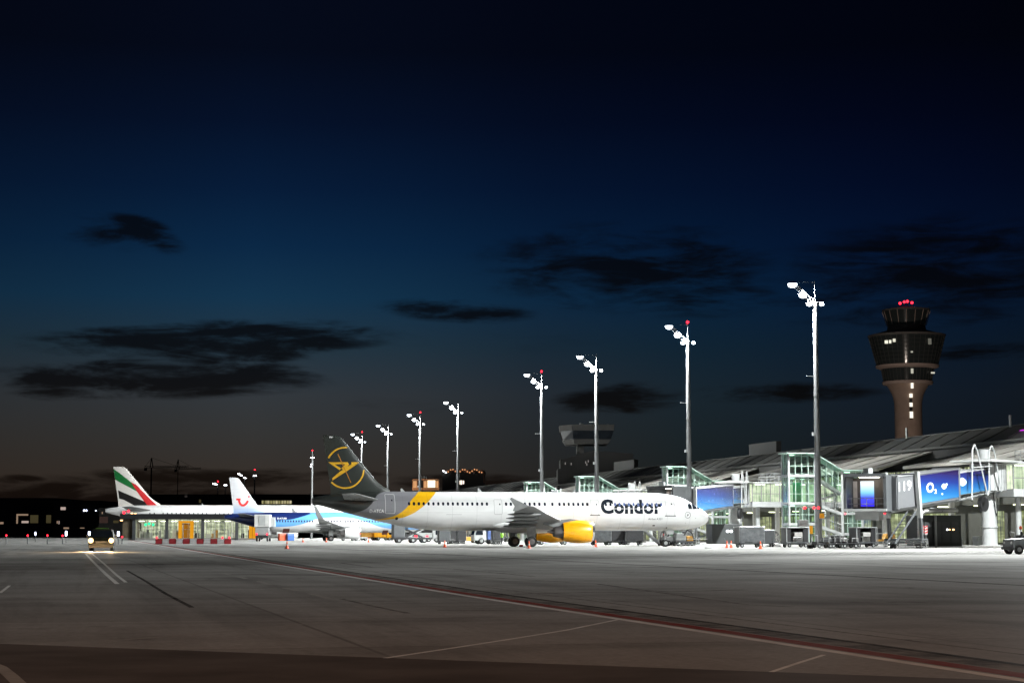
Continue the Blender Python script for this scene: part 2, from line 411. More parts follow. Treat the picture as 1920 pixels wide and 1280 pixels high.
for x0, y0, x1, y1 in dash:
    a, b = gnd(x0, y0), gnd(x1, y1)
    ribbon('dashed_line', [(a.x, a.y), (b.x, b.y)], .17, LF, 'faded white dash of the lane line', z=.011)
ribbon('stand_line', [tuple(P(196.5, p)[:2]) for p in (14, 40, 76)], .22, worn('worn_yellow_line', (.5, .33, .03)), 'yellow lead-in line under the white airliner', z=.012)

# ------------------------------------------------------------------ airliners
def catmull(tab, s):
    if s <= tab[0][0]: return tab[0][1:]
    if s >= tab[-1][0]: return tab[-1][1:]
    for i in range(len(tab) - 1):
        if tab[i][0] <= s <= tab[i + 1][0]: break
    x0, x1 = tab[i][0], tab[i + 1][0]; h = x1 - x0; t = (s - x0) / h
    out = []
    def slope(k, j):
        if k <= 0 or k >= len(tab) - 1: k2 = min(max(k, 1), len(tab) - 1); return (tab[k2][j] - tab[k2 - 1][j]) / (tab[k2][0] - tab[k2 - 1][0])
        a = (tab[k][j] - tab[k - 1][j]) / (tab[k][0] - tab[k - 1][0]); b = (tab[k + 1][j] - tab[k][j]) / (tab[k + 1][0] - tab[k][0])
        return 0 if a * b <= 0 else 2 * a * b / (a + b)
    for j in range(1, len(tab[0])):
        m0, m1 = slope(i, j) * h, slope(i + 1, j) * h
        out.append((2 * t**3 - 3 * t**2 + 1) * tab[i][j] + (t**3 - 2 * t**2 + t) * m0 + (-2 * t**3 + 3 * t**2) * tab[i + 1][j] + (t**3 - t**2) * m1)
    return out
FUS = [(0, 3.08, 3.2, .05), (.1, 2.78, 3.5, .38), (.3, 2.54, 3.74, .62), (.7, 2.30, 4.02, .92), (1.3, 2.08, 4.34, 1.24), (2.1, 1.93, 4.84, 1.53), (3.0, 1.84, 5.28, 1.73),
       (4.2, 1.78, 5.62, 1.88), (6, 1.74, 5.83, 1.95), (8, 1.73, 5.87, 1.975), (30, 1.73, 5.87, 1.975), (32, 1.85, 5.87, 1.965), (34.5, 2.2, 5.87, 1.90), (36.5, 2.62, 5.86, 1.76),
       (38.5, 3.1, 5.82, 1.52), (40.5, 3.62, 5.72, 1.18), (42.3, 4.12, 5.5, .78), (43.5, 4.45, 5.28, .48), (43.95, 4.6, 5.15, .3)]
class Fus:
    def __init__(s, kx, kz): s.kx, s.kz = kx, kz
    def sec(s, q): zb, zt, hw = catmull(FUS, q / s.kx); return zb * s.kz, zt * s.kz, hw * s.kz
    def y(s, q, z):
        zb, zt, hw = s.sec(q); c = (zb + zt) / 2; r = (zt - zb) / 2
        return hw * math.sqrt(max(0, 1 - ((z - c) / r) ** 2))
    def skin(s, q, z, off=.012, side=-1):
        zb, zt, hw = s.sec(q); c = (zb + zt) / 2; r = (zt - zb) / 2
        t = max(-1, min(1, (z - c) / r)); n = Vector((0, math.sqrt(1 - t * t), t * hw / r)).normalized()
        return Vector((-q, side * (s.y(q, z) + off * n.y), z + off * n.z))
def air(n, t):                                  # symmetric aerofoil outline: (chord fraction, half thickness)
    out = []
    for i in range(n + 1):
        x = .5 - .5 * math.cos(math.pi * i / n)
        out.append((x, 5 * t * (.2969 * math.sqrt(x) - .126 * x - .3516 * x * x + .2843 * x**3 - .1036 * x**4)))
    return out
def foil_loft(m, secs, vert=False, n=9):
    """secs: (span, sLE, sTE, z, t/c)"""
    rings = []
    for sp, le, te, z, t in secs:
        c = te - le; pts = air(n, t); ring = []
        for x, h in pts: ring.append((-(le + x * c), h * c, sp) if vert else (-(le + x * c), sp, z + h * c))
        for x, h in pts[::-1][1:-1]: ring.append((-(le + x * c), -h * c, sp) if vert else (-(le + x * c), sp, z - h * c * .85))
        rings.append(ring)
    return m.loft(rings, True)
def decal(name, m, parent, polys, surf, step=.25):
    """polys: lists of (s,z) outlines; wrapped on surf(s,z)"""
    bm = bmesh.new()
    for poly in polys:
        vv = [bm.verts.new((a, b, 0)) for a, b in poly]
        try: bm.faces.new(vv)
        except ValueError: pass
    bmesh.ops.triangulate(bm, faces=bm.faces[:])
    for ax in (0, 1):
        if not bm.verts: break
        lo = min(v.co[ax] for v in bm.verts); hi = max(v.co[ax] for v in bm.verts); k = lo + step
        st = max(step, (hi - lo) / 60)
        while k < hi:
            co = [0, 0, 0]; co[ax] = k; no = [0, 0, 0]; no[ax] = 1
            bmesh.ops.bisect_plane(bm, geom=bm.verts[:] + bm.edges[:] + bm.faces[:], plane_co=co, plane_no=no); k += st
    for v in bm.verts: v.co = surf(v.co.x, v.co.y)
    me = bpy.data.meshes.new(name); bm.to_mesh(me); bm.free(); me.materials.append(m)
    o = bpy.data.objects.new(name, me); COL.objects.link(o); o.parent = parent
    return o
def rrect(s, z, wd, ht, r=None, n=4):
    r = min(wd, ht) * .45 if r is None else r; out = []
    for cx, cz, a0 in ((s + wd / 2 - r, z + ht / 2 - r, 0), (s - wd / 2 + r, z + ht / 2 - r, 90), (s - wd / 2 + r, z - ht / 2 + r, 180), (s + wd / 2 - r, z - ht / 2 + r, 270)):
        for i in range(n + 1):
            t = R(a0 + 90 * i / n); out.append((cx + r * math.cos(t), cz + r * math.sin(t)))
    return out
def strip(pts, wd):
    L, Q = [], []
    for i, p in enumerate(pts):
        a = Vector(pts[max(0, i - 1)]); b = Vector(pts[min(len(pts) - 1, i + 1)]); d = (b - a).normalized(); n = Vector((-d.y, d.x)) * wd / 2
        L.append(Vector(p) + n); Q.append(Vector(p) - n)
    return [[tuple(L[i]), tuple(L[i + 1]), tuple(Q[i + 1]), tuple(Q[i])] for i in range(len(pts) - 1)]
WING = [(1.2, 15.6, 23.4, 2.15, .13), (1.95, 16.3, 23.4, 2.25, .13), (6.4, 18.7, 23.7, 2.82, .115), (12, 21.7, 25.0, 3.5, .10), (16.6, 24.1, 25.9, 4.08, .09), (17.0, 24.5, 26.0, 4.12, .05)]
DUMMY = None
def livery(name, fn, rough=.28):
    m = bpy.data.materials.new(name); m.use_nodes = True; t = NT(m.node_tree); b = t.n['Principled BSDF']
    tcn = t.node('ShaderNodeTexCoord'); sp = t.node('ShaderNodeSeparateXYZ', {0: tcn.outputs['Object']})
    s = t.m('MULTIPLY', sp.outputs[0], -1.0); z = sp.outputs[2]
    c = fn(t, s, z)
    st = t.node('ShaderNodeMapping', {'Vector': tcn.outputs['Object'], 'Scale': (.35, 1, 1.6)})
    dirt = t.noise(st.outputs[0], 1.2, 5, .6)
    c = t.mix(1, c, t.ramp(dirt, [(.3, .93), (.6, 1.0)]), 'MULTIPLY')
    fr = t.m('FRACT', t.m('DIVIDE', s, 2.66)); sm = t.m('LESS_THAN', fr, .012)
    fz_ = t.m('FRACT', t.m('DIVIDE', t.m('ADD', z, .18), 1.27)); sm = t.m('MAXIMUM', sm, t.m('LESS_THAN', fz_, .018))
    c = t.mix(t.m('MULTIPLY', sm, .30), c, (.12, .12, .12))
    # grime streaks low on the belly
    low = t.node('ShaderNodeMapRange', {'Value': z, 'From Min': 2.9, 'From Max': 1.9}).outputs[0]
    c = t.mix(t.m('MULTIPLY', low, t.ramp(dirt, [(.35, .5), (.65, .05)])), c, (.25, .235, .21))
    t.l.new(c, b.inputs['Base Color']); b.inputs['Roughness'].default_value = rough; b.inputs['Coat Weight'].default_value = .3; b.inputs['Coat Roughness'].default_value = .1
    return m

def airliner(name, label, nose, kx, kz, body_m, wing_m, engine_m, fin_m, group, fs=1.0, o=None):
    """o: dict of options"""
    o = o or {}
    root = thing(name, label, 'airliner', (nose[0], nose[1], 0), U0, group)
    F = Fus(kx, kz)
    # fuselage
    m = M(); rings = []; L = FUS[-1][0]
    ss = sorted(set([q[0] for q in FUS] + [i * .18 for i in range(34)] + [i * 1.0 for i in range(6, 44)]))
    for q in ss:
        zb, zt, hw = catmull(FUS, q); c, r = (zb + zt) / 2 * kz, (zt - zb) / 2 * kz
        rings.append([(-q * kx, hw * kz * math.sin(2 * math.pi * i / 56), c + r * math.cos(2 * math.pi * i / 56)) for i in range(56)])
    body = m.loft(rings).build('fuselage', body_m, root, smooth=True)
    # wing-body fairing
    m = M(); rings = []
    for i in range(25):
        t = i / 24; q = (14.3 + 11.8 * t); e = math.sin(math.pi * t) ** .45 if 0 < t < 1 else .02
        rings.append([(-q * kx, 2.12 * e * kz * math.sin(a), (2.35 + (.92 * e) * math.cos(a)) * kz) for a in [2 * math.pi * k / 36 for k in range(36)]])
    m.loft(rings).build('belly_fairing', o.get('fairing', body_m), root, smooth=True)
    # wings
    for sd in (-1, 1):
        m = M(); foil_loft(m, [(sd * y * kz, le * kx, te * kx, z * kz, t) for y, le, te, z, t in WING], n=12)
        wg = m.build('wing', wing_m, root, smooth=True)
        if o.get('winglet') == 'tall':
            m = M(); y0 = sd * 17.0 * kz
            foil_loft(m, [(y0 - sd * .1, 24.4 * kx, 25.9 * kx, 4.1 * kz, .09), (y0 + sd * .55, 24.9 * kx, 26.1 * kx, 4.45 * kz, .09), (y0 + sd * .8, 25.4 * kx, 26.5 * kx, 5.1 * kz, .09), (y0 + sd * 1.15, 26.5 * kx, 27.1 * kx, 6.9 * kz, .08)])
            m.build('winglet', o.get('winglet_m', wing_m), wg, smooth=True)
        elif o.get('winglet') == 'fence':
            m = M(); y0 = sd * 17.0 * kz
            m.prism([(-24.7 * kx, 4.12 * kz), (-26.5 * kx, 4.95 * kz), (-26.62 * kx, 4.8 * kz), (-26.15 * kx, 4.1 * kz), (-26.35 * kx, 3.62 * kz), (-26.0 * kx, 3.6 * kz)], 'y', y0 - .03, y0 + .03)
            m.build('winglet', wing_m, wg)
        for yy, te in ((4.2, 23.5), (7.6, 24.0), (10.6, 24.65), (13.6, 25.2)):
            m = M(); zz = (2.1 + (yy - 2) * .118) * kz; r0 = .19 * kz
            m.lathe([(-(te - 2.6) * kx, .03), (-(te - 2.0) * kx, r0 * .8), (-(te - .8) * kx, r0), (-(te + .3) * kx, r0 * .62), (-(te + .85) * kx, .03)], 'x', (0, sd * yy * kz, zz - .14 * kz), 12)
            m.build('flap_fairing', wing_m, wg, smooth=True)
        # engine
        m = M(); ec = (0, sd * 5.75 * kz, 1.62 * kz); S = lambda q: -q * kx; er = kz * o.get('er', 1.0)
        e0 = o.get('e0', 15.0)
        prof = [(0, .93), (.03, 1.0), (.18, 1.1), (.7, 1.18), (1.5, 1.2), (2.4, 1.12), (3.3, .93), (3.32, .84), (2.6, .88), (1.0, .86), (.25, .86), (0, .93)]
        m.lathe([(S(e0 + h), r * er) for h, r in prof], 'x', ec, 36, cap=False)
        en = m.build('engine', engine_m, root, smooth=True)
        m = M(); m.lathe([(S(e0 + h), r * er) for h, r in ((.1, .905), (.03, .915), (-.03, .96), (-.01, 1.03), (.16, 1.108), (.22, 1.125), (.1, 1.0))], 'x', ec, 36, cap=False); m.build('intake_lip', SILV, en, smooth=True)
        m = M(); m.lathe([(S(e0 + .75), .86 * er), (S(e0 + .78), .86 * er)], 'x', ec, 32); m.lathe([(S(e0 + .25), .02), (S(e0 + .45), .16 * er), (S(e0 + .74), .28 * er)], 'x', ec, 16); m.build('fan', D_METAL, en, smooth=True)
        m = M(); m.lathe([(S(e0 + 2.6), .72 * er), (S(e0 + 3.4), .70 * er), (S(e0 + 4.2), .53 * er), (S(e0 + 4.25), .40 * er), (S(e0 + 4.0), .36 * er), (S(e0 + 4.9), .06 * er)], 'x', ec, 28); m.build('exhaust_cone', HOT, en, smooth=True)
        m = M(); ey = ec[1]
        m.prism([(S(e0 + .9), (1.62 + 1.15) * kz), (S(e0 + 2.4), 2.95 * kz), (S(e0 + 5.4), 2.72 * kz), (S(e0 + 5.3), 2.35 * kz), (S(e0 + 4.2), 2.05 * kz), (S(e0 + 2.8), 1.95 * kz)], 'y', ey - .16 * kz, ey + .16 * kz)
        m.build('pylon', wing_m, root, bevel=.05)
        # main gear
        m = M(); gx, gy = -21.2 * kx, sd * 3.8 * kz
        m.tube((gx, gy, .5 * kz), (gx, gy, 2.2 * kz), .13 * kz).tube((gx, gy, 1.1 * kz), (gx, gy * .55, 1.9 * kz), .07 * kz).tube((gx, gy - .5 * kz, .57 * kz), (gx, gy + .5 * kz, .57 * kz), .09 * kz)
        m.prism([(gx - .45 * kz, .9 * kz), (gx + .45 * kz, .9 * kz), (gx + .5 * kz, 2.2 * kz), (gx - .5 * kz, 2.2 * kz)], 'y', gy + sd * .22, gy + sd * .26)
        gr = m.build('main_gear', G_METAL, root)
        bog = ((-.75, -.45), (.75, -.45), (-.75, .45), (.75, .45)) if o.get('bogie') else ((0, -.42), (0, .42))
        for bx, by in bog:
            wheel(gr, (gx + bx * kz, gy + by * kz, .57 * kz), .57 * kz, .42 * kz)
    # nose gear
    gx = -5.05 * kx; m = M(); m.tube((gx, 0, .38 * kz), (gx, 0, 2.0 * kz), .1 * kz).tube((gx, 0, 1.0 * kz), (gx + .9 * kz, 0, 1.9 * kz), .05 * kz).tube((gx, -.28 * kz, .38 * kz), (gx, .28 * kz, .38 * kz), .06 * kz)
    m.box(gx + .1 * kz, -.42 * kz, 1.35 * kz, gx + .9 * kz, -.38 * kz, 1.85 * kz).box(gx + .1 * kz, .38 * kz, 1.35 * kz, gx + .9 * kz, .42 * kz, 1.85 * kz)
    gr = m.build('nose_gear', W_METAL, root)
    for sy in (-.27, .27): wheel(gr, (gx, sy * kz, .39 * kz), .39 * kz, .23 * kz, LC=True)
    # fin
    FIN = [(5.2, 35.6, 42.0), (6.0, 35.7, 42.02), (6.35, 36.3, 42.06), (6.8, 36.95, 42.12), (7.3, 37.45, 42.2), (11.35, 40.8, 42.85), (11.62, 41.05, 42.9), (11.76, 41.5, 42.88)]
    def fz(z): return (5.5 + (z - 5.5) * fs) * kz
    fkx = o.get('fkx', 1.0)
    fin_tab = [(fz(z), (42.0 + (le - 42.0) * fkx) * kx, (42.0 + (te - 42.0) * fkx) * kx) for z, le, te in FIN]
    m = M(); foil_loft(m, [(z, le, te, 0, .085) for z, le, te in fin_tab], vert=True, n=12)
    fin = m.build('tail_fin', fin_m, root, smooth=True)
    def fin_surf(q, z, off=.02):
        le, te = catmull(fin_tab, z); c = te - le; x = min(1, max(0, (q - le) / c)); t = .085
        h = 5 * t * (.2969 * math.sqrt(x) - .126 * x - .3516 * x * x + .2843 * x**3 - .1036 * x**4)
        return Vector((-q, -(h * c) - off, z))
    # stabilisers
    for sd in (-1, 1):
        m = M(); foil_loft(m, [(sd * .3 * kz, 36.5 * kx, 40.6 * kx, 4.85 * kz, .1), (sd * 1.2 * kz, 37.0 * kx, 40.7 * kx, 4.95 * kz, .1), (sd * 6.0 * kz, 40.0 * kx, 41.7 * kx, 5.45 * kz, .09), (sd * 6.2 * kz, 40.3 * kx, 41.7 * kx, 5.47 * kz, .05)])
        m.build('stabiliser', o.get('stab_m', wing_m), root, smooth=True)
    # antennas
    for q, h in o.get('ant', ((8.9, .42), (25.6, .42), (34.0, .35))):
        m = M(); zt = F.sec(q * kx)[1] - .03
        m.prism([(-q * kx, zt), (-q * kx - .5, zt), (-q * kx - .52, zt + h), (-q * kx - .38, zt + h)], 'y', -.02, .02); m.build('antenna', W_METAL, root)
    # cockpit glass
    side = o.get('cock', True)
    for sd in (-1, 1):
        for pl in (((1.62, 4.40), (1.72, 4.12), (2.26, 4.12), (2.28, 4.70), (1.98, 4.68)), ((2.36, 4.72), (2.34, 4.12), (2.78, 4.14), (2.84, 4.62), (2.7, 4.72)), ((1.18, 4.18), (1.3, 4.05), (1.62, 4.10), (1.56, 4.36), (1.45, 4.38))):
            decal('cockpit_window', GLASS_D, root, [[(q * kx, (z - .02) * kz) for q, z in pl]], lambda q, z: F.skin(q, z, .015, sd), .1)
    return root, F, fin, fin_surf, fin_tab
def wheel(parent, c, r, wd, LC=False):
    m = M(); x, y, z = c
    m.lathe([(-wd / 2, r * .55), (-wd / 2, r * .85), (-wd * .36, r * .97), (0, r), (wd * .36, r * .97), (wd / 2, r * .85), (wd / 2, r * .55)], 'y', c, 24)
    wv = m.build('wheel', RUBBER, parent, smooth=True)
    m = M(); m.lathe([(-wd / 2 - .015, r * .2), (-wd / 2 - .005, r * .52), (wd / 2 + .005, r * .52), (wd / 2 + .015, r * .2)], 'y', c, 16)
    m.build('hub', W_METAL if LC else HOT, wv) if parent.parent is None else m.build('hub', W_METAL if LC else HOT, parent)
def px_sz(nose, px, py, yo):
    """which station s and height z of an airliner's side plane y=yo lies on this sight line"""
    u = (px - 960) / FPX; v = (640 - py) / FPX
    d = Vector((u, math.cos(PITCH) - v * math.sin(PITCH), math.sin(PITCH) + v * math.cos(PITCH)))
    n = Vector((-ST, CT, 0)); o = Vector((nose[0], nose[1], 0)) + n * yo - Vector((0, 0, CAMH))
    k = o.dot(n) / d.dot(n); q = d * k + Vector((0, 0, CAMH)) - Vector((nose[0], nose[1], 0))
    return -(q.x * CT + q.y * ST), q.z
def zoomer(nose, ox, oy, k, yo): return lambda a, b: px_sz(nose, ox + a / k, oy + b / k, yo)

# ---- A: white / yellow / dark airliner
NA = (21.7, 207.4)
zA = zoomer(NA, 560, 780, 4.74, -1.9)
def crv(pts, z0, z1, smax):
    q = sorted([((z - z0) / (z1 - z0), s / smax) for s, z in pts]); out = []
    for p in q:
        if not out or p[0] - out[-1][0] > .012: out.append(p)
    return out
cDG = crv([zA(820, 655), zA(770, 670), zA(720, 690), zA(680, 740), zA(640, 790), zA(590, 830), zA(520, 855), zA(430, 880), zA(250, 900)], 1.5, 6.3, 50)
cGY = crv([zA(1110, 650), zA(1040, 710), zA(1000, 750), zA(960, 810), zA(900, 860), zA(840, 890), zA(740, 912), zA(600, 930)], 1.5, 6.3, 50)
cYW = crv([zA(1265, 650), zA(1200, 710), zA(1150, 760), zA(1080, 820), zA(980, 880), zA(900, 905), zA(790, 917), zA(650, 935)], 1.5, 6.3, 50)
def livA(t, s, z):
    zn = t.m('DIVIDE', t.m('SUBTRACT', z, 1.5), 4.8)
    def past(cv, soft=.02):
        d = t.m('SUBTRACT', s, t.m('MULTIPLY', t.curve(zn, cv), 50))
        return t.node('ShaderNodeMapRange', {'Value': d, 'From Min': -soft, 'From Max': soft}).outputs[0]
    c = t.mix(past(cYW), (.8, .8, .8), (.86, .46, .008))
    c = t.mix(past(cGY), c, (.23, .23, .25))
    c = t.mix(past(cDG), c, (.028, .032, .03))
    return c
BODY_A = livery('yellow_and_dark_tail_livery', livA)
FINM_A = mat('dark_tail_paint', (.024, .030, .026), .35, var=.03, coat=.2)
WHITE_G = mat('glossy_white_paint', (.78, .78, .78), .28, var=.05, coat=.3)
WINGG = mat('wing_grey_paint', (.15, .155, .155), .4, var=.15, scale=.8)
rootA, FA, finA, fsA, ftA = airliner('airliner', 'white airliner with a yellow band, dark tail and yellow engines, nearest the camera', NA, 1, 1, BODY_A, WINGG, YEL_P, FINM_A, 'airliners parked nose in at the pier',
    o=dict(fairing=WHITE_G, winglet='fence', stab_m=mat('stabiliser_paint', (.30, .31, .31), .3, var=.2)))
skA = lambda q, z: FA.skin(q, z, .012)
E_WIN = mat('cabin_window_glass', (.012, .016, .03), .15)
def windows(F, root, S, z, wd=.24, ht=.36, m=E_WIN, k=1.0):
    for s_ in S: decal('cabin_window', m, root, [rrect(s_, z, wd * k, ht * k)], lambda q, zz: F.skin(q, zz, .02), .3)
def wpx(nose, ox, oy, k, xs, y): return [px_sz(nose, ox + x / k, oy + y / k, -1.95)[0] for x in xs]
S_A = wpx(NA, 560, 780, 4.74, [983 + 43.25 * i for i in range(17)] + [1845, 1888], 780)
S_A += wpx(NA, 920, 930, 8.727, [256, 333, 411, 488, 565, 642, 720, 800, 890, 1013, 1130, 1205, 1281, 1358, 1436, 1511, 1589], 140)
zwA = 4.55
windows(FA, rootA, S_A, zwA)
S_L = wpx(NA, 1100, 900, 8, [10, 292, 360, 430, 497, 567, 637, 707, 778, 845, 915, 985, 1055, 1125], 380)
windows(FA, rootA, S_L[:3], zwA)
windows(FA, rootA, S_L[3:], zwA, m=mat('blind_drawn_window', (.03, .06, .20), .3))
DOORM = mat('door_white_paint', (.74, .74, .74), .3, var=.05); SEAM = mat('door_seam', (.40, .40, .41), .5)
def door(F, root, s0, s1, z0, z1, m, fm, sill=False, wt=.045):
    sk = lambda q, z: F.skin(q, z, .022)
    d = decal('cabin_door', m, root, [rrect((s0 + s1) / 2, (z0 + z1) / 2, abs(s1 - s0), z1 - z0, .12)], lambda q, z: F.skin(q, z, .012))
    rr = rrect((s0 + s1) / 2, (z0 + z1) / 2, abs(s1 - s0), z1 - z0, .12); rr.append(rr[0])
    decal('door_seam', fm, d, strip(rr, wt), sk)
    decal('door_window', E_WIN, d, [rrect((s0 + s1) / 2 - .18, z0 + (z1 - z0) * .68, .14, .18)], sk)
    if sill: decal('door_sill', D_METAL, d, [rrect((s0 + s1) / 2, z0 - .04, abs(s1 - s0) + .25, .11)], sk)
for (xa, ya), (xb, yb), dm, fm, sl in ((zA(775, 692), zA(857, 862), mat('door_grey_paint', (.23, .23, .25), .3, var=.05), WHITE_G, False), (zA(1738, 740), zA(1808, 870), DOORM, SEAM, False)):
    door(FA, rootA, xb, xa, yb, ya, dm, fm, sl)
z5 = zoomer(NA, 1100, 900, 8, -1.95)
for (xa, ya), (xb, yb) in ((z5(65, 292), z5(185, 515)), (z5(1190, 275), z5(1325, 528))): door(FA, rootA, xb, xa, yb, ya, DOORM, SEAM, True)
# lettering
def letters(F, root, txt, c0, c1, m, bold, name='lettering', sub=.1):
    (s0, z1), (s1, z0) = c0, c1
    return text_mesh(name, txt, s0 - s1, z1 - z0, m, root, None, None, None, None, bold, sub, surf=lambda a, b: F.skin(s0 - a, z0 + b, .014))
letters(FA, rootA, 'Condor', z5(212, 283), z5(1132, 505), NAVY, .042)
letters(FA, rootA, 'Airbus A321', z5(928, 562), z5(1138, 592), NAVY, .0, sub=.2)
letters(FA, rootA, 'D-ATCA', zA(638, 825), zA(762, 855), WHITE_G, .03, sub=.2)
# cheat line across the letters (thin white strip along the window belt)
(s0, z0), (s1, _) = z5(370, 425), z5(1120, 425)
decal('trim_line', WHITE_G, rootA, strip([(s0, z0), (s1, z0)], .035), lambda q, z: FA.skin(q, z, .018))
# round emblem near the nose
(cs, cz) = z5(1527, 520); r = abs(z5(1527, 475)[1] - cz)
ring = [(cs + r * math.cos(t), cz + r * math.sin(t)) for t in [2 * math.pi * i / 28 for i in range(29)]]
decal('nose_emblem', NAVY, rootA, strip(ring, .04) + [[z5(*q) for q in ((1505, 508), (1550, 510), (1530, 528), (1512, 542), (1522, 520))]], skA, .1)
for c_, rr_ in ((z5(1030, 676), .1), (z5(1237, 710), .12), (z5(1655, 568), .05), (z5(1395, 667), .04), (z5(1503, 637), .04)):
    decal('hatch', D_METAL, rootA, [rrect(c_[0], c_[1], rr_ * 3 if rr_ == .1 else rr_ * 1.3, rr_ * 1.3)], skA, .1)
decal('vent_outlet', BLACK, rootA, [rrect(*zA(877, 907), .3, .3)], skA, .1)
for a_, b_ in (((1310, 872), (1450, 872)), ):
    decal('panel_seam', SEAM, rootA, strip([zA(*a_), zA(*b_)], .04), skA)
# fin emblem
zF = zoomer(NA, 560, 780, 4.74, -.25)
(cs, cz) = zF(415, 457)
EMB = mat('yellow_emblem', (.72, .40, .02), .35)
def inside(q, z): le, te = catmull(ftA, z); return le + .12 < q < te - .06
ring = [(cs + 2.02 * math.cos(t), cz + 2.14 * math.sin(t)) for t in [2 * math.pi * i / 64 for i in range(65)]]
polys = [pl for pl in strip(ring, .17) if all(inside(*p) for p in pl)]
for pl in (((265, 407), (435, 407), (447, 425), (320, 425)), ((265, 407), (320, 425), (380, 462), (366, 478)), ((380, 462), (415, 425), (447, 425), (436, 447), (400, 478)), ((470, 407), (545, 407), (436, 482), (302, 570), (302, 548), (366, 492), (436, 447), (470, 425))):
    polys.append([zF(*q) for q in pl])
decal('tail_emblem', EMB, finA, polys, fsA, .3)
decal('tail_reflection', mat('painted_orange_reflection', (.5, .2, .02), .4), finA, strip([zF(350, 335), zF(465, 590)], .08), lambda q, z: fsA(q, z, .03), .3)  # orange reflection painted onto the fin
decal('tail_lettering', WHITE_G, finA, [[zF(*q) for q in pl] for pl in (((275, 178), (288, 178), (288, 192), (275, 192)), ((292, 178), (303, 178), (303, 192), (292, 192)))], fsA, .3)
m = M(); le = [(z, l) for z, l, t_ in ftA if z > 7.1]
m.path([(-l + .0, 0, z) for z, l in le][:2], .035); m.build('leading_edge', SILV, finA)

# ---- B: light blue / navy / white airliner
NB = (-17.6, 371.0); kxB, kzB = .888, .955
zB = zoomer(NB, 500, 960, 6.857, -1.85)
cN = [zB(-420, 230), zB(-200, 190), zB(-60, 140), zB(40, 110), zB(100, 105), zB(300, 92), zB(380, 76), zB(450, 56), zB(510, 38), zB(560, 22)]
cL = [zB(-60, 186), zB(100, 187), zB(200, 186), zB(300, 180), zB(380, 168), zB(450, 152), zB(540, 124), zB(620, 92), zB(700, 76), zB(800, 68), zB(1000, 66), zB(1100, 74), zB(1180, 92), zB(1300, 130), zB(1400, 168), zB(1500, 196), zB(1600, 210), zB(1700, 218), zB(1900, 222), zB(2200, 222)]
def crs(pts):
    q = sorted([(s / 50, z / 8) for s, z in pts]); return q
def livB(t, s, z):
    sn = t.m('DIVIDE', s, 50); zn = t.m('DIVIDE', z, 8)
    def above(cv, soft=.004):
        d = t.m('SUBTRACT', zn, t.curve(sn, crs(cv)))
        return t.node('ShaderNodeMapRange', {'Value': d, 'From Min': -soft, 'From Max': soft}).outputs[0]
    c = t.mix(above(cL), (.62, .62, .62), (.11, .32, .66))
    fwd = t.node('ShaderNodeMapRange', {'Value': s, 'From Min': cN[-1][0] - .2, 'From Max': cN[-1][0]}).outputs[0]
    return t.mix(t.m('MULTIPLY', above(cN), fwd), c, (.006, .016, .09))
def fadeB(t, s, z):
    f = t.node('ShaderNodeMapRange', {'Value': z, 'From Min': 7.2, 'From Max': 4.6}).outputs[0]
    return t.mix(f, (.62, .63, .66), (.10, .28, .62))
rootB, FB, finB, fsB, ftB = airliner('airliner', 'airliner with a light blue wave, white tail and tall winglets, behind the dark tail', NB, kxB, kzB, livery('blue_wave_livery', livB), WINGG, mat('soft_white_paint', (.58, .58, .59), .35, var=.06), livery('white_to_blue_fin', fadeB), 'airliners parked nose in at the pier', fs=1.17,
    o=dict(winglet='tall', e0=15.2, ant=((13.5, .5), (28, .4)), fkx=1.08))
windows(FB, rootB, [px_sz(NB, 500 + x / 6.857, 977, -1.85)[0] for x in [135 + 35 * i for i in range(14)] + [795, 832, 867, 905, 945, 1010, 1045, 1077, 1110, 1178, 1214, 1252, 1288, 1320, 1358, 1396, 1433, 1468, 1503, 1540, 1572]], 3.86, m=mat('dark_cabin_window', (.01, .014, .04), .3), k=1.15)
(a0, a1), (b0, b1) = zB(985, 110), zB(1027, 165); door(FB, rootB, b0, a0, b1, a1, DOORM, SEAM)
for q in ((215, 207, 298, 265), (1500, 228, 1572, 285)):
    (a0, a1), (b0, b1) = zB(q[0], q[1]), zB(q[2], q[3])
    decal('cargo_door', mat('dark_red_hatch', (.10, .02, .012), .5), rootB, [rrect((a0 + b0) / 2, (a1 + b1) / 2, abs(a0 - b0), abs(a1 - b1), .05)], lambda q, z: FB.skin(q, z, .03))
letters(FB, rootB, 'D-ATUM', zB(140, 66), zB(252, 88), WHITE_G, .02, sub=.3)
(a0, a1), (b0, b1) = [px_sz(NB, 500 + x / 6.857, 960 + y / 6.857, -5.75 * kzB - 1.1) for x, y in ((1070, 262), (1215, 284))]
text_mesh('engine_lettering', 'TUI fly', a0 - b0, a1 - b1, mat('red_emblem', (.7, .03, .03), .4), rootB, (-a0, -5.75 * kzB - 1.16 * kzB, b1), (1, 0, 0), (0, 0, 1), (0, 0, 0), .01)
zS = zoomer(NB, 180, 840, 4.571, -.25)
arc = [zS(1252 + 42 * math.cos(R(t)), 443 + 50 * math.sin(R(t))) for t in range(5, 190, 15)]
arc = [zS(1303, 448), zS(1296, 462), zS(1284, 478), zS(1268, 489), zS(1250, 488), zS(1236, 476), zS(1229, 460), zS(1226, 440)]
dot = [zS(1312 + 9 * math.cos(R(t)), 414 + 10 * math.sin(R(t))) for t in range(0, 360, 30)]
decal('tail_emblem', MATS['red_emblem'], finB, strip(arc, .42) + strip([zS(1203, 437), zS(1240, 437)], .36) + [dot], fsB, .5)

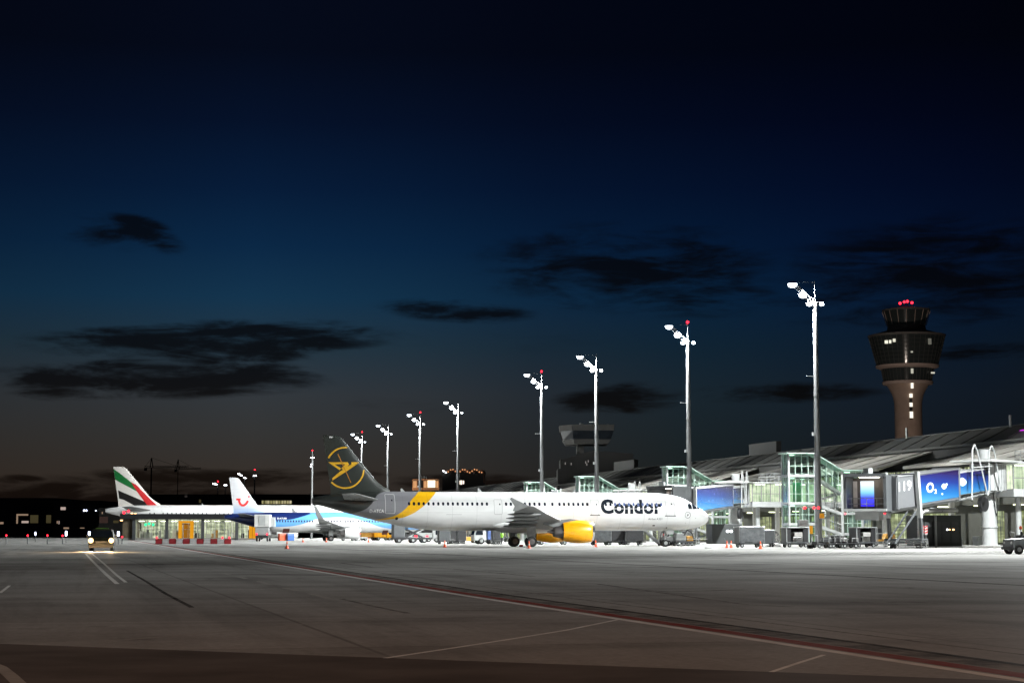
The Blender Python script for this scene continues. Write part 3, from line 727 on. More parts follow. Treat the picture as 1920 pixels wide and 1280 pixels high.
# ---- C: white airliner with green, black and red striped fin
NC = (-32.7, 494.7); kxC, kzC = 1.66, 1.5
WARMW = mat('cream_white_paint', (.76, .72, .68), .35, var=.05)
rootC, FC, finC, fsC, ftC = airliner('airliner', 'large white airliner with a green, black and red striped fin, farthest left', NC, kxC, kzC, WHITE_G, WINGG, WHITE_G, WARMW, 'airliners parked nose in at the pier', fs=1.09,
    o=dict(bogie=True, er=1.2, ant=((12, .5), (29, .5))))
zC = zoomer(NC, 180, 840, 4.571, -.6)
def clipC(pts):
    """densified outline kept inside the fin"""
    out = []
    for i, a in enumerate(pts):
        b = pts[(i + 1) % len(pts)]
        for k in range(8): out.append((a[0] + (b[0] - a[0]) * k / 8, a[1] + (b[1] - a[1]) * k / 8))
    r = []
    for q, z in out:
        z = min(max(z, ftC[0][0] + .1), ftC[-1][0] - .05); le, te = catmull(ftC, z); r.append((min(max(q, le + .02), te - .02), z))
    return r
for nm, col, pl in (('green_stripe', (.005, .16, .035), ((120, 175), (210, 218), (300, 290), (350, 368), (172, 272), (140, 272))),
                    ('black_stripe', (.008, .007, .007), ((190, 358), (215, 370), (415, 455), (500, 560), (420, 540), (238, 440), (200, 430))),
                    ('red_stripe', (.55, .01, .015), ((300, 290), (345, 312), (400, 368), (470, 440), (600, 556), (500, 556), (415, 455), (350, 368)))):
    decal(nm, mat(nm, col, .35), finC, [clipC([zC(*q) for q in pl])], fsC, .5)
windows(FC, rootC, [8 + 1.1 * i for i in range(50) if i % 12 < 11], 6.6, .3, .4, m=MATS['dark_cabin_window'])
# ------------------------------------------------------------------ floodlight masts
HM = 30.0; PM = 91.0
def a_from_u(u, p=PM): Yd = 3604 * p / u; return (Yd - p * ST) / CT
LIGHT_W = 150000
LDATA = {}
def flood(parent, loc, aim, power, angle=165, blend=.5, rad=.5, col=(.94, .98, .97), name='flood_beam'):
    key = (power, angle, col, name)
    if key not in LDATA:
        ld = bpy.data.lights.new(name, 'SPOT'); ld.energy = power; ld.spot_size = R(angle); ld.spot_blend = blend
        ld.shadow_soft_size = rad; ld.color = col; LDATA[key] = ld
    lo = bpy.data.objects.new(name, LDATA[key]); COL.objects.link(lo); lo.parent = parent; lo.location = loc
    lo.rotation_euler = Vector(aim).to_track_quat('-Z', 'Y').to_euler()
    return lo
def make_mast():
    t = thing('floodlight_mast', 'x', 'light mast')
    m = M(); m.tube((0, 0, 0), (0, 0, HM + .3), .44, .26, n=16); m.tube((0, 0, 0), (0, 0, .25), .8, .8, n=12)
    m.tube((0, 0, 18.4), (0, 0, 18.6), .37, .37, n=16).tube((0, 0, 11.0), (0, 0, 11.2), .42, .42, n=16)
    m.build('pole', mat('mast_steel', (.12, .123, .126), .5, .2, var=.12, scale=.6), t, smooth=True)
    m = M()
    for y in (-.22, .22):
        m.path([(.1, y, HM + .1), (-1.1, y, HM + 1.1), (-2.8, y, HM + 2.55)], .05)
        m.path([(.1, y, HM - .3), (-1.2, y, HM + .6), (-2.8, y, HM + 2.1)], .04)
    for i in range(6):
        f = i / 5; x = -.1 - 2.6 * f; z = HM + .15 + 2.35 * f
        m.tube((x, -.22, z), (x, .22, z - .3), .03, n=6).tube((x, -.22, z - .35), (x - .3, -.22, z + .2), .025, n=6)
    m.tube((-.9, 0, HM - .1), (1.0, 0, HM - .1), .07).tube((0, -1.0, HM), (0, 1.0, HM), .07)
    m.build('lamp_arm', D_METAL, t)
    m = M(); m.tube((0, 0, HM + .3), (0, 0, HM + 2.8), .07, .04, n=8); m.tube((0, 0, HM + 2.6), (-2.2, 0, HM + 2.6), .018, n=5); m.build('lightning_rod', G_METAL, t)
    m = M(); m.box(-1.3, -.05, HM - 9.2, 0, .05, HM - 9.1).box(-.6, -.25, HM * .45, -.35, .25, HM * .45 + .4); m.build('bracket', W_METAL, t)
    for i, (x, y, z, r) in enumerate(((-2.95, 0, 2.35, .60), (-1.6, 0, 1.05, .54), (-.75, 0, -.08, .38), (.9, 0, -.05, .32))):
        m = M(); m.lathe([(.2, .05), (.19, r * .6), (.06, r), (0, r)], 'z', (x, y, HM + z), 18); h = m.build('lamp_housing', M_METAL, t, smooth=True)
        m = M(); m.lathe([(.0, r * .97), (-.3 * r, r * .93), (-.6 * r, r * .72), (-.8 * r, r * .35), (-.84 * r, .05)], 'z', (x, y, HM + z), 18); m.build('lamp_glass', E_LAMP, h, smooth=True)
    return t
mast = make_mast(); flood(mast, (-2.6, 0, HM + 1.5), (-.5, .1, -1), LIGHT_W * 2.2, 156, 1.0)
flood(mast, (-2.9, 0, HM + 1.8), (-62, 56, -27), LIGHT_W * 1.4, 62, .8); flood(mast, (-2.2, -.8, HM + 1.3), (.9, .1, -.5), LIGHT_W * .6, 105, 1.0)
flood(mast, (-2.9, -.5, HM + 1.8), (-44, -18, -27), LIGHT_W * 1.3, 84, 1.0)
MU = [1418, 1177, 1004, 901, 744, 673, 613, 564, 519]
MA = [141.0] + [a_from_u(u) for u in MU]
LBL = ['floodlight mast standing outside the picture on the right', 'tallest floodlight mast, in front of the green glass stair tower beside the gate',
       'floodlight mast with a red top lamp rising above the lettering of the white airliner', 'floodlight mast in front of the low dark apron tower',
       'floodlight mast with a red top lamp, first left of the apron tower', 'floodlight mast above the yellow band of the airliner, no red lamp',
       'floodlight mast with a red top lamp standing by the orange lit cabin', 'floodlight mast rising just right of the dark airliner tail, no red lamp',
       'floodlight mast half hidden by the dark airliner tail, red lamp on top', 'floodlight mast hidden behind the dark tail, thin pole left of it']
masts = []
for i, a in enumerate(MA[:9]):
    o = mast if i == 0 else copy_tree(mast, (0, 0, 0), 0, '')
    o.location = P(a, PM); o.rotation_euler.z = U0; o['label'] = LBL[i]; o['group'] = 'floodlight masts along the pier'
    if i in (2, 4, 6, 8):
        m = M(); m.lathe(ball(.22), 'z', (0, 0, HM + 3.0), 12); m.build('warning_lamp', E_RED, o, smooth=True)
    masts.append(o)
flood(masts[0], (-2.9, -.8, HM + 1.8), (-36, -50, -31), LIGHT_W * 9, 44, 1.0)
flood(masts[1], (-2.9, -.8, HM + 1.8), (-42, -52, -30), LIGHT_W * 3, 60, 1.0)
# masts with a crossbar far behind the apron, left of the dark tail
def far_mast(px, ytop, Yd, red, lab, arms):
    h = at(px, ytop, Yd).z; q = gat(px, Yd); t = thing('floodlight_mast', lab, 'light mast', q, U0, 'far floodlight masts')
    m = M(); m.tube((0, 0, 0), (0, 0, h), .38, .26, n=10); m.build('pole', MATS['mast_steel'], t, smooth=True)
    k = Yd / 3518; m = M(); m.tube((-3.4 * k, 0, h), (3.4 * k, 0, h), .9 * k, n=8); m.build('crossbar', W_METAL, t)
    for x, z, r in arms: m = M(); m.lathe([(-r * k * .6, .1), (-.3 * r * k, r * k), (.3 * r * k, r * k), (r * k * .6, .1)], 'z', (x * k, -.3, h + z * k), 12); m.build('lamp_glass', E_WHITE, t, smooth=True)
    if red: m = M(); m.tube((0, 0, h), (0, 0, h + red * k), .1, n=6); m.build('lightning_rod', G_METAL, t); m = M(); m.lathe(ball(1.3 * k), 'z', (0, 0, h + red * k), 10); m.build('warning_lamp', E_RED, t, smooth=True)
far_mast(584, 858, 560, 14, 'pale mast with crossbar and red lamp between the striped fin and the dark tail', ((-2.4, .5, 1.3), (0, .5, 1.4), (2.4, .5, 1.3), (-2.2, -12, 1.2), (-2.8, -16, 1.4)))
far_mast(476, 892, 800, 12, 'small far mast with red lamp just right of the white smiling fin', ((-1.8, .5, 1.3), (1.8, .5, 1.3)))
far_mast(457, 896, 820, 0, 'small far mast with three lamps partly behind the white smiling fin', ((-11, 8, 2.2), (-6.5, 5, 2.0), (-.5, 1, 1.6), (2, 0, 1.2)))
far_mast(407, 907, 1100, 5, 'tiny far mast with red lamp left of the white smiling fin', ((-5, 0, 2.0), (-8, .6, 2.0), (-2.5, -1, 1.2)))
far_mast(421, 909, 1200, 0, 'tiny far mast right beside the white smiling fin', ((-1.5, 0, 1.5), (1.5, 0, 1.6)))

# ------------------------------------------------------------------ glass and lit rooms
def glassmat(name, col, rfl=.25):
    m = bpy.data.materials.new(name); m.use_nodes = True; t = NT(m.node_tree); t.n.clear()
    tr = t.node('ShaderNodeBsdfTransparent', {'Color': (*col, 1)}); gl = t.node('ShaderNodeBsdfGlossy', {'Color': (.9, .95, .93, 1), 'Roughness': .08})
    fr = t.node('ShaderNodeFresnel', {'IOR': 1.5}); f = t.m('ADD', t.m('MULTIPLY', fr.outputs[0], .6), rfl * .25)
    mx = t.node('ShaderNodeMixShader', {0: f, 1: tr.outputs[0], 2: gl.outputs[0]})
    t.node('ShaderNodeOutputMaterial', {'Surface': mx.outputs[0]}); return m
GGL = glassmat('green_tinted_glass', (.62, .86, .74)); CGL = glassmat('clear_glass', (.8, .86, .82))
L_GREEN = litmat('lit_interior_pale_green', (.05, .10, .06), (.62, .74, .50), (1.0, 1.0, .80), 1.15, .8, .5, .54)
L_YG = litmat('lit_interior_yellow_green', (.02, .025, .012), (.26, .29, .10), (.85, .95, .5), .8, .35, .6, .57)
L_CONC = litmat('lit_concourse_glass', (.015, .02, .018), (.32, .36, .18), (.9, .95, .6), .95, .25, .6, .56)
L_PAV = litmat('lit_pavilion_interior', (.05, .06, .05), (.50, .52, .34), (1.0, .98, .75), 1.1, .35, .8, .55)
L_ORANGE = litmat('lit_orange_interior', (.3, .10, .01), (.95, .42, .05), (1, .6, .15), 1.0, .2, .3, .4)
ROOFM = mat('roof_sheet_metal', (.48, .46, .42), .55, .3, var=.18, scale=.25)
ROOFD = mat('upper_roof_metal', (.075, .075, .07), .6, .2, var=.2, scale=.15)
E_GRN = emat('greenish_tube_light', (.75, 1.0, .82), 6); E_TUBE = emat('tube_light', (1.0, .97, .8), 9)

# ------------------------------------------------------------------ stair towers
def make_tower():
    t = thing('stair_tower', 'x', 'stair tower')
    W, Dp, LX, RX = 3.5, 2.2, 7.2, 9.9; lv = (0.35, 2.75, 5.35, 8.85); top = 11.5
    m = M()
    for x in (0, W):
        for y in (0, Dp): m.box(x - .11, y - .11, 0, x + .11, y + .11, top)
    for x in (LX, RX):
        for y in (0, Dp): m.box(x - .13, y - .13, 0, x + .13, y + .13, 9.3 if x == LX else 9.0)
    for z in lv[1:]:
        m.box(-.15, -.14, z - .32, W + .15, Dp + .14, z)
    for z in (6.6, 4.1, 1.5): m.box(LX - .1, -.1, z - .3, RX + .1, Dp + .1, z)
    m.build('frame', W_METAL, t, bevel=.02)
    m = M(); m.box(-.35, -.35, top, W + .1, Dp + .35, top + .1)
    m.loft([[(W, -.3, top + .1), (W, Dp + .3, top + .1), (W, Dp + .3, top), (W, -.3, top)], [(LX, -.3, 9.5), (LX, Dp + .3, 9.5), (LX, Dp + .3, 9.4), (LX, -.3, 9.4)]])
    m.box(LX, -.3, 9.4, RX + .3, Dp + .3, 9.5); m.build('roof', GREEN_FR, t)
    m = M()
    for k, z in enumerate((2.75, 5.35, 8.85)):
        z2 = (z + .0, 1.5, 4.1, 6.6)[k + 1]
        for y in (.1, 1.0): m.loft([[(W, y, z), (W, y, z - .38), (W, y + .12, z - .38), (W, y + .12, z)], [(LX, y, z2), (LX, y, z2 - .38), (LX, y + .12, z2 - .38), (LX, y + .12, z2)]])
        for i in range(12):
            f = (i + .5) / 12; m.box(W + (LX - W) * f - .14, .2, z + (z2 - z) * f - .08, W + (LX - W) * f + .14, 1.0, z + (z2 - z) * f - .03)
        # handrails
        m.path([(W, .06, z + 1.0), (LX, .06, z2 + 1.0)], .035).path([(W, .06, z + .55), (LX, .06, z2 + .55)], .02)
        for i in range(5): f = i / 4; m.tube((W + (LX - W) * f, .06, z + (z2 - z) * f), (W + (LX - W) * f, .06, z + (z2 - z) * f + 1.0), .025, n=6)
        m.loft([[(LX, 1.9, z2), (LX, 1.9, z2 - .3), (LX, 2.02, z2 - .3), (LX, 2.02, z2)], [(W, 1.9, z2 - 1.25), (W, 1.9, z2 - 1.55), (W, 2.02, z2 - 1.55), (W, 2.02, z2 - 1.25)]])
    m.build('stairs', W_METAL, t)
    for z0, z1 in ((.35, 2.43), (2.75, 5.03), (5.35, 8.53), (8.85, 11.45)):
        m = M()
        for k in range(5): x = W * k / 4; m.box(x - .035, -.06, z0, x + .035, 0.0, z1); m.box(x - .035, Dp, z0, x + .035, Dp + .06, z1)
        for y in (0, Dp): m.box(0, y - .04, z0 + 1.05, W, y + .04, z0 + 1.11); m.box(0, y - .04, z1 - .25, W, y + .04, z1 - .19)
        for k in range(1, 4): m.box(-.06, Dp * k / 4 - .03, z0, 0, Dp * k / 4 + .03, z1)
        fr = m.build('window_frame', GREEN_FR, t)
        m = M(); m.face([(0, -.02, z0), (W, -.02, z0), (W, -.02, z1), (0, -.02, z1)]); m.face([(-.02, 0, z0), (-.02, Dp, z0), (-.02, Dp, z1), (-.02, 0, z1)])
        m.build('pane', GGL, fr)
    m = M()                                                    # sloping glass side of the stair run
    for i in range(9):
        f = i / 8; x = W + (RX - W) * f; zt = 11.4 - (11.4 - 9.35) * min(1, (x - W) / (LX - W)); zb = 8.85 - 2.25 * min(1, (x - W) / (LX - W))
        m.box(x - .03, -.05, zb, x + .03, .01, zt)
        if x < RX - .1: m.box(x - .025, Dp - .03, .4, x + .025, Dp + .03, zt)
    for i in range(5): x = LX + (RX - LX) * i / 4; m.box(x - .03, -.05, 0.3, x + .03, .01, 6.6)
    for z in (2.7, 5.2, 7.8): m.box(LX, -.04, z, RX, .02, z + .07)
    m.path([(W, -.02, 10.1), (LX, -.02, 8.0), (RX, -.02, 8.0)], .03)
    sf = m.build('window_frame', GREEN_FR, t)
    m = M(); m.face([(W, -.01, 8.85), (LX, -.01, 6.6), (LX, -.01, 9.4), (W, -.01, 11.45)]); m.face([(LX, -.01, .4), (RX, -.01, .4), (RX, -.01, 9.4), (LX, -.01, 9.4)]); m.build('pane', GGL, sf)
    m = M()
    for z in (8.35, 4.9, 11.3): m.box(.6, .6, z, 1.0, 1.6, z + .06)
    for z in (8.3, 4.8): m.box(2.2, .6, z, 2.5, 1.6, z + .06)
    m.box(8.2, 1.5, 9.2, 9.0, 1.7, 9.26); m.build('ceiling_lamp', E_GRN, t)
    m = M(); m.box(1.3, 1.9, 5.4, 2.4, 2.0, 7.9); m.build('door', mat('green_door', (.10, .42, .22), .5), t)
    m = M(); m.box(.1, 1.9, .2, 3.4, 2.0, 2.4); m.build('back_panel', LCONC, t)
    return t
TWL = ['green glass stair tower just left of the tallest floodlight mast', 'glass stair tower behind the lettering of the white airliner', 'small glass stair tower in front of the dark apron tower', 'farthest glass stair tower, its top just above the airliner cabin']
tower = make_tower()
for i in range(4):
    a = MA[1 + i]; q = P(a + 5.5, PM - 1.6)
    if i == 0: tower.location = q; tower.rotation_euler.z = U0; tower['label'] = TWL[0]; tower['group'] = 'glass stair towers at the gates'
    else: copy_tree(tower, q, U0, TWL[i])

# ------------------------------------------------------------------ passenger bridges
def ad_material(name, drops):
    m = bpy.data.materials.new(name); m.use_nodes = True; t = NT(m.node_tree); b = t.n['Principled BSDF']
    tcn = t.node('ShaderNodeTexCoord'); g_ = t.node('ShaderNodeSeparateXYZ', {0: tcn.outputs['Generated']})
    c = t.ramp(g_.outputs[2], [(0, (.06, .22, .38)), (.3, (.012, .10, .28)), (.62, (.008, .022, .15)), (.9, (.012, .006, .055)), (1, (.010, .004, .04))])
    if drops:
        mp = t.node('ShaderNodeMapping', {'Vector': tcn.outputs['Object'], 'Scale': (1.1, 1.1, .55)})
        vo = t.node('ShaderNodeTexVoronoi', {'Vector': mp.outputs[0], 'Scale': 1.5}); d = t.ramp(vo.outputs[0], [(.06, 1), (.11, 0)])
        c = t.mix(t.m('MULTIPLY', d, .8), c, (.75, .85, .95))
    t.l.new(c, b.inputs['Base Color']); b.inputs['Roughness'].default_value = .25
    b.inputs['Emission Strength'].default_value = 0
    return m
AD1 = ad_material('printed_blue_film', False); AD2 = ad_material('printed_blue_film_with_drops', True)
def sbox(m, x0, x1, y0, y1, b0, t0, b1, t1):
    return m.loft([[(x0, y0, b0), (x0, y1, b0), (x0, y1, t0), (x0, y0, t0)], [(x1, y0, b1), (x1, y1, b1), (x1, y1, t1), (x1, y0, t1)]])
def bridge(label, rot, cabp, zr, zc, ad, side, cab_rot, Ls, group='passenger bridges', detail=True, hoops=True):
    """rot, cabp: world ground points; x runs from the rotunda to the cab; side=+1/-1 shows the printed side"""
    v = Vector(cabp) - Vector(rot); L = math.hypot(v.x, v.y); rz = math.atan2(v.y, v.x)
    t = thing('passenger_bridge', label, 'jet bridge', (rot[0], rot[1], 0), rz, group)
    zb = lambda x: zr + (zc - zr) * x / L
    m = M(); m.tube((0, 0, 0), (0, 0, zr + .1), .76, .70, n=24); m.tube((0, 0, 2.0), (0, 0, 2.15), .82, .82, n=24); m.tube((0, 0, .15), (0, 0, .3), 1.0, 1.0, n=20)
    m.build('column', mat('light_grey_paint', (.45, .46, .46), .45, var=.1), t, smooth=True)
    m = M(); m.box(-2.4, -1.7, 0, 2.2, 1.7, .22); m.build('foundation', CONC, t, bevel=.05)
    m = M(); m.lathe([(zr - .05, 1.0), (zr + .12, 1.75), (zr + 2.75, 1.75), (zr + 2.9, 1.2)], 'z', n=28); r_ = m.build('rotunda', mat('rotunda_panels', (.42, .43, .43), .5, var=.1), t, smooth=True)
    m = M()
    for k in range(28):
        q = 2 * math.pi * k / 28; m.box(1.76 * math.cos(q) - .03, 1.76 * math.sin(q) - .03, zr + .2, 1.76 * math.cos(q) + .03, 1.76 * math.sin(q) + .03, zr + 2.7)
    m.build('rotunda_rib', G_METAL, r_)
    # tunnels
    xi0, xi1, xo1, xw1 = 1.4, Ls[0], Ls[1], Ls[2]
    m = M(); sbox(m, xi0, xi1 + 1, -1.15, 1.15, zb(xi0) + .22, zb(xi0) + 2.45, zb(xi1 + 1) + .22, zb(xi1 + 1) + 2.45); m.build('inner_tunnel', W_METAL, t)
    m = M(); sbox(m, xi1, xw1, -1.4, 1.4, zb(xi1) - .02, zb(xi1) + 2.75, zb(xw1) - .02, zb(xw1) + 2.75)
    for x in (xi1 + .1, xo1, xw1 - .2): m.box(x - .12, -1.5, zb(x) - .2, x + .12, 1.5, zb(x) + 2.95)
    sbox(m, xi1, xw1, -1.46, 1.46, zb(xi1) + 2.75, zb(xi1) + 2.83, zb(xw1) + 2.75, zb(xw1) + 2.83)
    sbox(m, xi1, xw1, -1.46, 1.46, zb(xi1) - .12, zb(xi1) - .02, zb(xw1) - .12, zb(xw1) - .02)
    ot = m.build('outer_tunnel', mat('tunnel_grey_white', (.12, .123, .13), .45, var=.06), t, bevel=.02)
    y1 = side * 1.42; y0 = side * 1.18
    m = M(); sbox(m, xi1 + .22, xo1 - .12, *sorted((y1, y1 + side * .03)), zb(xi1) + .1, zb(xi1) + 2.68, zb(xo1) + .1, zb(xo1) + 2.68); m.build('printed_panel', ad, t)
    m = M(); sbox(m, xi0 + .3, xi1 - .05, *sorted((y0, y0 + side * .03)), zb(xi0) + .3, zb(xi0) + 2.35, zb(xi1) + .3, zb(xi1) + 2.35); m.build('printed_panel', ad, t)
    # under-structure pipes
    m = M(); m.tube((0, .6 * side, zb(0) - .15), (xw1, .6 * side, zb(xw1) - .35), .16, n=10).tube((.5, 1.0 * side, zb(0) + .05), (xi1, 1.0 * side, zb(xi1) - .25), .09, n=8)
    sbox(m, 0, xw1, -.8, .3, zb(0) - .35, zb(0) + .1, zb(xw1) - .45, zb(xw1) - .1); m.build('girder', M_METAL, t)
    # hose festoon
    if hoops:
        m = M(); yy = side * 1.95; h0 = 9.95 + (zr - 5.5)
        m.path([(6.4, yy, zb(6.4) - .3), (6.1, yy, h0 - .5), (5.7, yy, h0), (5.2, yy, h0 - .6), (3.5, yy, zb(3.5) - .1), (3.2, yy, zb(3.2) + .3), (3.0, yy, h0 - .5), (2.5, yy, h0), (2.0, yy, h0 - .6), (.9, yy, zb(.5))], .075, n=8)
        m.path([(6.0, yy, h0 - 2.2), (2.4, yy, h0 - 2.0)], .05); m.path([(5.7, yy, zb(5.7) + 2.6), (5.7, 0, zb(5.7) + 2.6)], .05)
        m.build('hose_guide', W_METAL, t)
    # roof vent and canopy over the rotunda
    m = M(); m.box(-2.6, -2.4, zr + 2.9, 3.2, 2.4, zr + 3.1); m.build('canopy', mat('canopy_panels', (.5, .51, .5), .5), t, bevel=.03)
    m = M(); m.box(-.2, -.8, zr + 3.1, 1.4, .8, zr + 3.25); m.lathe([(zr + 3.25, .55), (zr + 4.15, .58), (zr + 4.2, .5)], 'z', (.6, 0, 0), 20); m.build('roof_vent', W_METAL, t, smooth=True)
    # cable drum under the tunnel
    m = M(); m.lathe([(-.2, .75), (.2, .75)], 'y', (2.6, side * .9, zr - 1.25), 20); m.build('cable_drum', BLACK, t); m = M(); m.path([(.4, side * .75, zr), (.2, side * .8, zr - 1.8), (.0, side * .82, zr - 2.4), (-.4, side * .78, zr - 1.7), (-.3, side * .8, zr - .6)], .05, 6); m.build('cable_loop', BLACK, t)
    # lift columns and bogie
    xl = xo1 + .25
    for s_ in (-1, 1):
        y0_, y1_ = s_ * 1.75 - .18, s_ * 1.75 + .18; zt_, zm = zb(xl) + 3.1, zb(xl) - 1.2
        m = M(); m.loft([[(xl - .18, y0_, zt_), (xl + .18, y0_, zt_), (xl + .18, y1_, zt_), (xl - .18, y1_, zt_)], [(xl - .58, y0_, zm), (xl - .22, y0_, zm), (xl - .22, y1_, zm), (xl - .58, y1_, zm)]])
        lc = m.build('lift_column', W_METAL, t)
        y0_ += .04; y1_ -= .04
        m = M(); m.loft([[(xl - .55, y0_, zm + .05), (xl - .27, y0_, zm + .05), (xl - .27, y1_, zm + .05), (xl - .55, y1_, zm + .05)], [(xl - .75, y0_, .9), (xl - .47, y0_, .9), (xl - .47, y1_, .9), (xl - .75, y1_, .9)]])
        m.build('lift_strut', D_METAL, lc)
    m = M(); m.box(xl - 1.1, -2.1, .55, xl - .1, 2.1, .95)
    m.build('bogie', D_METAL, t, bevel=.04)
    for s_ in (-1, 1):
        m = M(); m.lathe([(-.2, .3), (-.2, .48), (.2, .48), (.2, .3)], 'y', (xl - .6, s_ * 1.45, .5), 18); m.build('wheel', RUBBER, t, smooth=True)
    m = M()
    for z in (.25, .5, .75):
        pts = [(xl - .6 + 1.55 * math.cos(q), 2.2 * math.sin(q), z) for q in [2 * math.pi * k / 16 for k in range(17)]]; m.path(pts, .05, 6)
    for k in range(16): q = 2 * math.pi * k / 16; m.tube((xl - .6 + 1.55 * math.cos(q), 2.2 * math.sin(q), .1), (xl - .6 + 1.55 * math.cos(q), 2.2 * math.sin(q), .8), .035, n=6)
    m.build('guard_hoop', SILV, t)
    if detail:                                          # cab
        c, s_ = math.cos(cab_rot), math.sin(cab_rot); cz = zc; cx = L + .3
        T = lambda x, y, z: (cx + x * c - y * s_, x * s_ + y * c, z)
        def tb(m, x0, y0, z0, x1, y1, z1):
            m.loft([[T(x0, y0, z0), T(x1, y0, z0), T(x1, y1, z0), T(x0, y1, z0)], [T(x0, y0, z1), T(x1, y0, z1), T(x1, y1, z1), T(x0, y1, z1)]])
        m = M(); tb(m, -2.0, -1.85, cz - .1, 1.5, 1.85, cz + .12); tb(m, -2.0, -1.85, cz + 3.05, 1.5, 1.85, cz + 3.2); tb(m, -2.0, -1.85, cz + .12, 1.3, -1.7, cz + 3.05); tb(m, -2.0, 1.7, cz + .12, 1.3, 1.85, cz + 3.05)
        cb = m.build('cab', D_METAL, t)
        m = M(); tb(m, 1.3, -1.95, cz + .1, 1.55, -1.68, cz + 3.2); tb(m, 1.3, 1.68, cz + .1, 1.55, 1.95, cz + 3.2); tb(m, 1.3, -1.95, cz + 3.02, 1.75, 1.95, cz + 3.3); m.build('door_frame', D_METAL, cb)
        m = M(); tb(m, 1.3, -1.95, cz - .12, 1.75, 1.95, cz + .1); m.build('bumper', W_METAL, cb)
        m = M(); tb(m, -1.9, -1.7, cz + .12, -1.85, 1.7, cz + 3.0); m.build('back_wall', mat('brown_grey_panel', (.12, .10, .095), .5), cb)
        m = M(); tb(m, -1.84, -1.68, cz + .3, -1.80, -1.3, cz + 2.7); m.build('wall_panel', mat('pale_pink_panel', (.75, .7, .72), .4), cb)
        m = M(); tb(m, -1.84, -1.0, cz + .35, -1.80, .25, cz + 2.7); sc_ = m.build('screen', None or screenmat(), cb)
        m = M(); tb(m, -1.2, -.9, cz + 3.0, -.6, .9, cz + 3.04); m.build('cab_lamp', E_TUBE, cb)
        m = M()
        for z in (.55, 1.05): m.tube(T(1.2, -1.6, cz + z), T(1.2, 1.6, cz + z), .03, n=6)
        for y in (-1.3, 0.1, 1.0): m.tube(T(1.2, y, cz + .1), T(1.2, y, cz + 1.1), .03, n=6)
        m.build('rail', M_METAL, cb)
        m = M(); m.box(L - 1.9, -1.5, cz + 3.2, L - 1.2, -.9, cz + 3.9); m.build('roof_box', M_METAL, t); m = M(); tb(m, -1.6, -1.1, cz - .9, .6, 1.1, cz - .14); m.build('service_box', M_METAL, t)
        for y in (-1.8, 1.8): m = M(); m.lathe([(0, .07), (.12, .09)], 'z', T(1.7, y, cz - .4), 8); m.build('marker_lamp', E_RED, t)
        # service stair
        m = M()
        for s2 in (-.45, .45): m.bar((L - 3.4, side * 2.3 + s2, zb(L) - .1), (L + .2, side * 2.3 + s2, .5), .06, .2)
        for k in range(11): f = k / 10; m.box(L - 3.4 + 3.6 * f - .12, side * 2.3 - .45, zb(L) - .1 + (.6 - zb(L)) * f - .02, L - 3.4 + 3.6 * f + .12, side * 2.3 + .45, zb(L) - .1 + (.6 - zb(L)) * f + .02)
        m.build('service_stair', D_METAL, t)
    return t, zb, rz
def screenmat():
    if 'blue_screen' in MATS: return MATS['blue_screen']
    m = bpy.data.materials.new('blue_screen'); m.use_nodes = True; t = NT(m.node_tree); t.n.clear()
    tcn = t.node('ShaderNodeTexCoord'); sp = t.node('ShaderNodeSeparateXYZ', {0: tcn.outputs['Generated']})
    c = t.ramp(sp.outputs[2], [(0, (.05, .03, .75)), (.35, (.08, .10, .9)), (.55, (.25, .65, 1)), (.9, (.9, .97, 1))])
    e = t.node('ShaderNodeEmission', {'Color': c, 'Strength': 1.25}); t.node('ShaderNodeOutputMaterial', {'Surface': e.outputs[0]}); MATS['blue_screen'] = m; return m
B0, zb0, rz0 = bridge('passenger bridge with large blue printed side, white section and open lit cab', (47.6, 187.0), (32.9, 172.2), 5.55, 3.55, AD1, 1, R(24), (7.7, 15.4, 18.6))
def on_bridge(nm, txt, x, z, wd, ht, m_, bold=.02):
    y = 1.408 if nm == 'bridge_number' else 1.458
    text_mesh(nm, txt, wd, ht, m_, B0, (x, y, z), (-1, 0, -(zb0(x) - zb0(x - 1))*1.0), (0, 0, 1), (0, 0, 0), bold)
on_bridge('panel_lettering', 'O', 13.6, zb0(13.6) + .95, 1.25, .95, WHITE_G, .03)
on_bridge('panel_lettering', '2', 12.25, zb0(12.3) + .8, .4, .42, WHITE_G, .02)
on_bridge('bridge_number', '119', 18.2, zb0(18.2) + 1.45, 2.1, .9, mat('bright_white_lettering', (.95, .95, .95), .4), .0)
for x, z, r in ((10.6, 1.35, .28), (10.9, .65, .1), (10.1, 1.5, .12), (6.9, 1.5, .42)):
    m = M(); yy = (1.45 if x > 7.5 else 1.21) + .006
    pts = [(x + r * 1.5 * math.cos(q) * (1 - .3 * math.sin(q * 1.5)), yy, zb0(x) + z + r * math.sin(q)) for q in [2 * math.pi * k / 16 for k in range(16)]]
    m.face(pts); m.build('water_drop_print', mat('white_blue_drop', (.45, .65, .9), .3), B0)
R1 = P(245.4, 91.3); C1 = P(211, 70)
B1, zb1, rz1 = bridge('passenger bridge with blue drop patterned sides ending behind the nose of the white airliner', (R1.x, R1.y), (C1.x, C1.y), 5.45, 3.7, AD2, 1, R(-25), (9.5, 34, 37.5))
for k, (i, lab) in enumerate(((2, 'passenger bridge mostly hidden behind the lettering of the white airliner'), (3, 'passenger bridge hidden behind the middle of the white airliner cabin'))):
    a = MA[i] + 29.5; r_ = P(a, 91.3); c_ = P(a - 34, 70)
    o = copy_tree(B1, r_, math.atan2(c_.y - r_.y, c_.x - r_.x), lab)

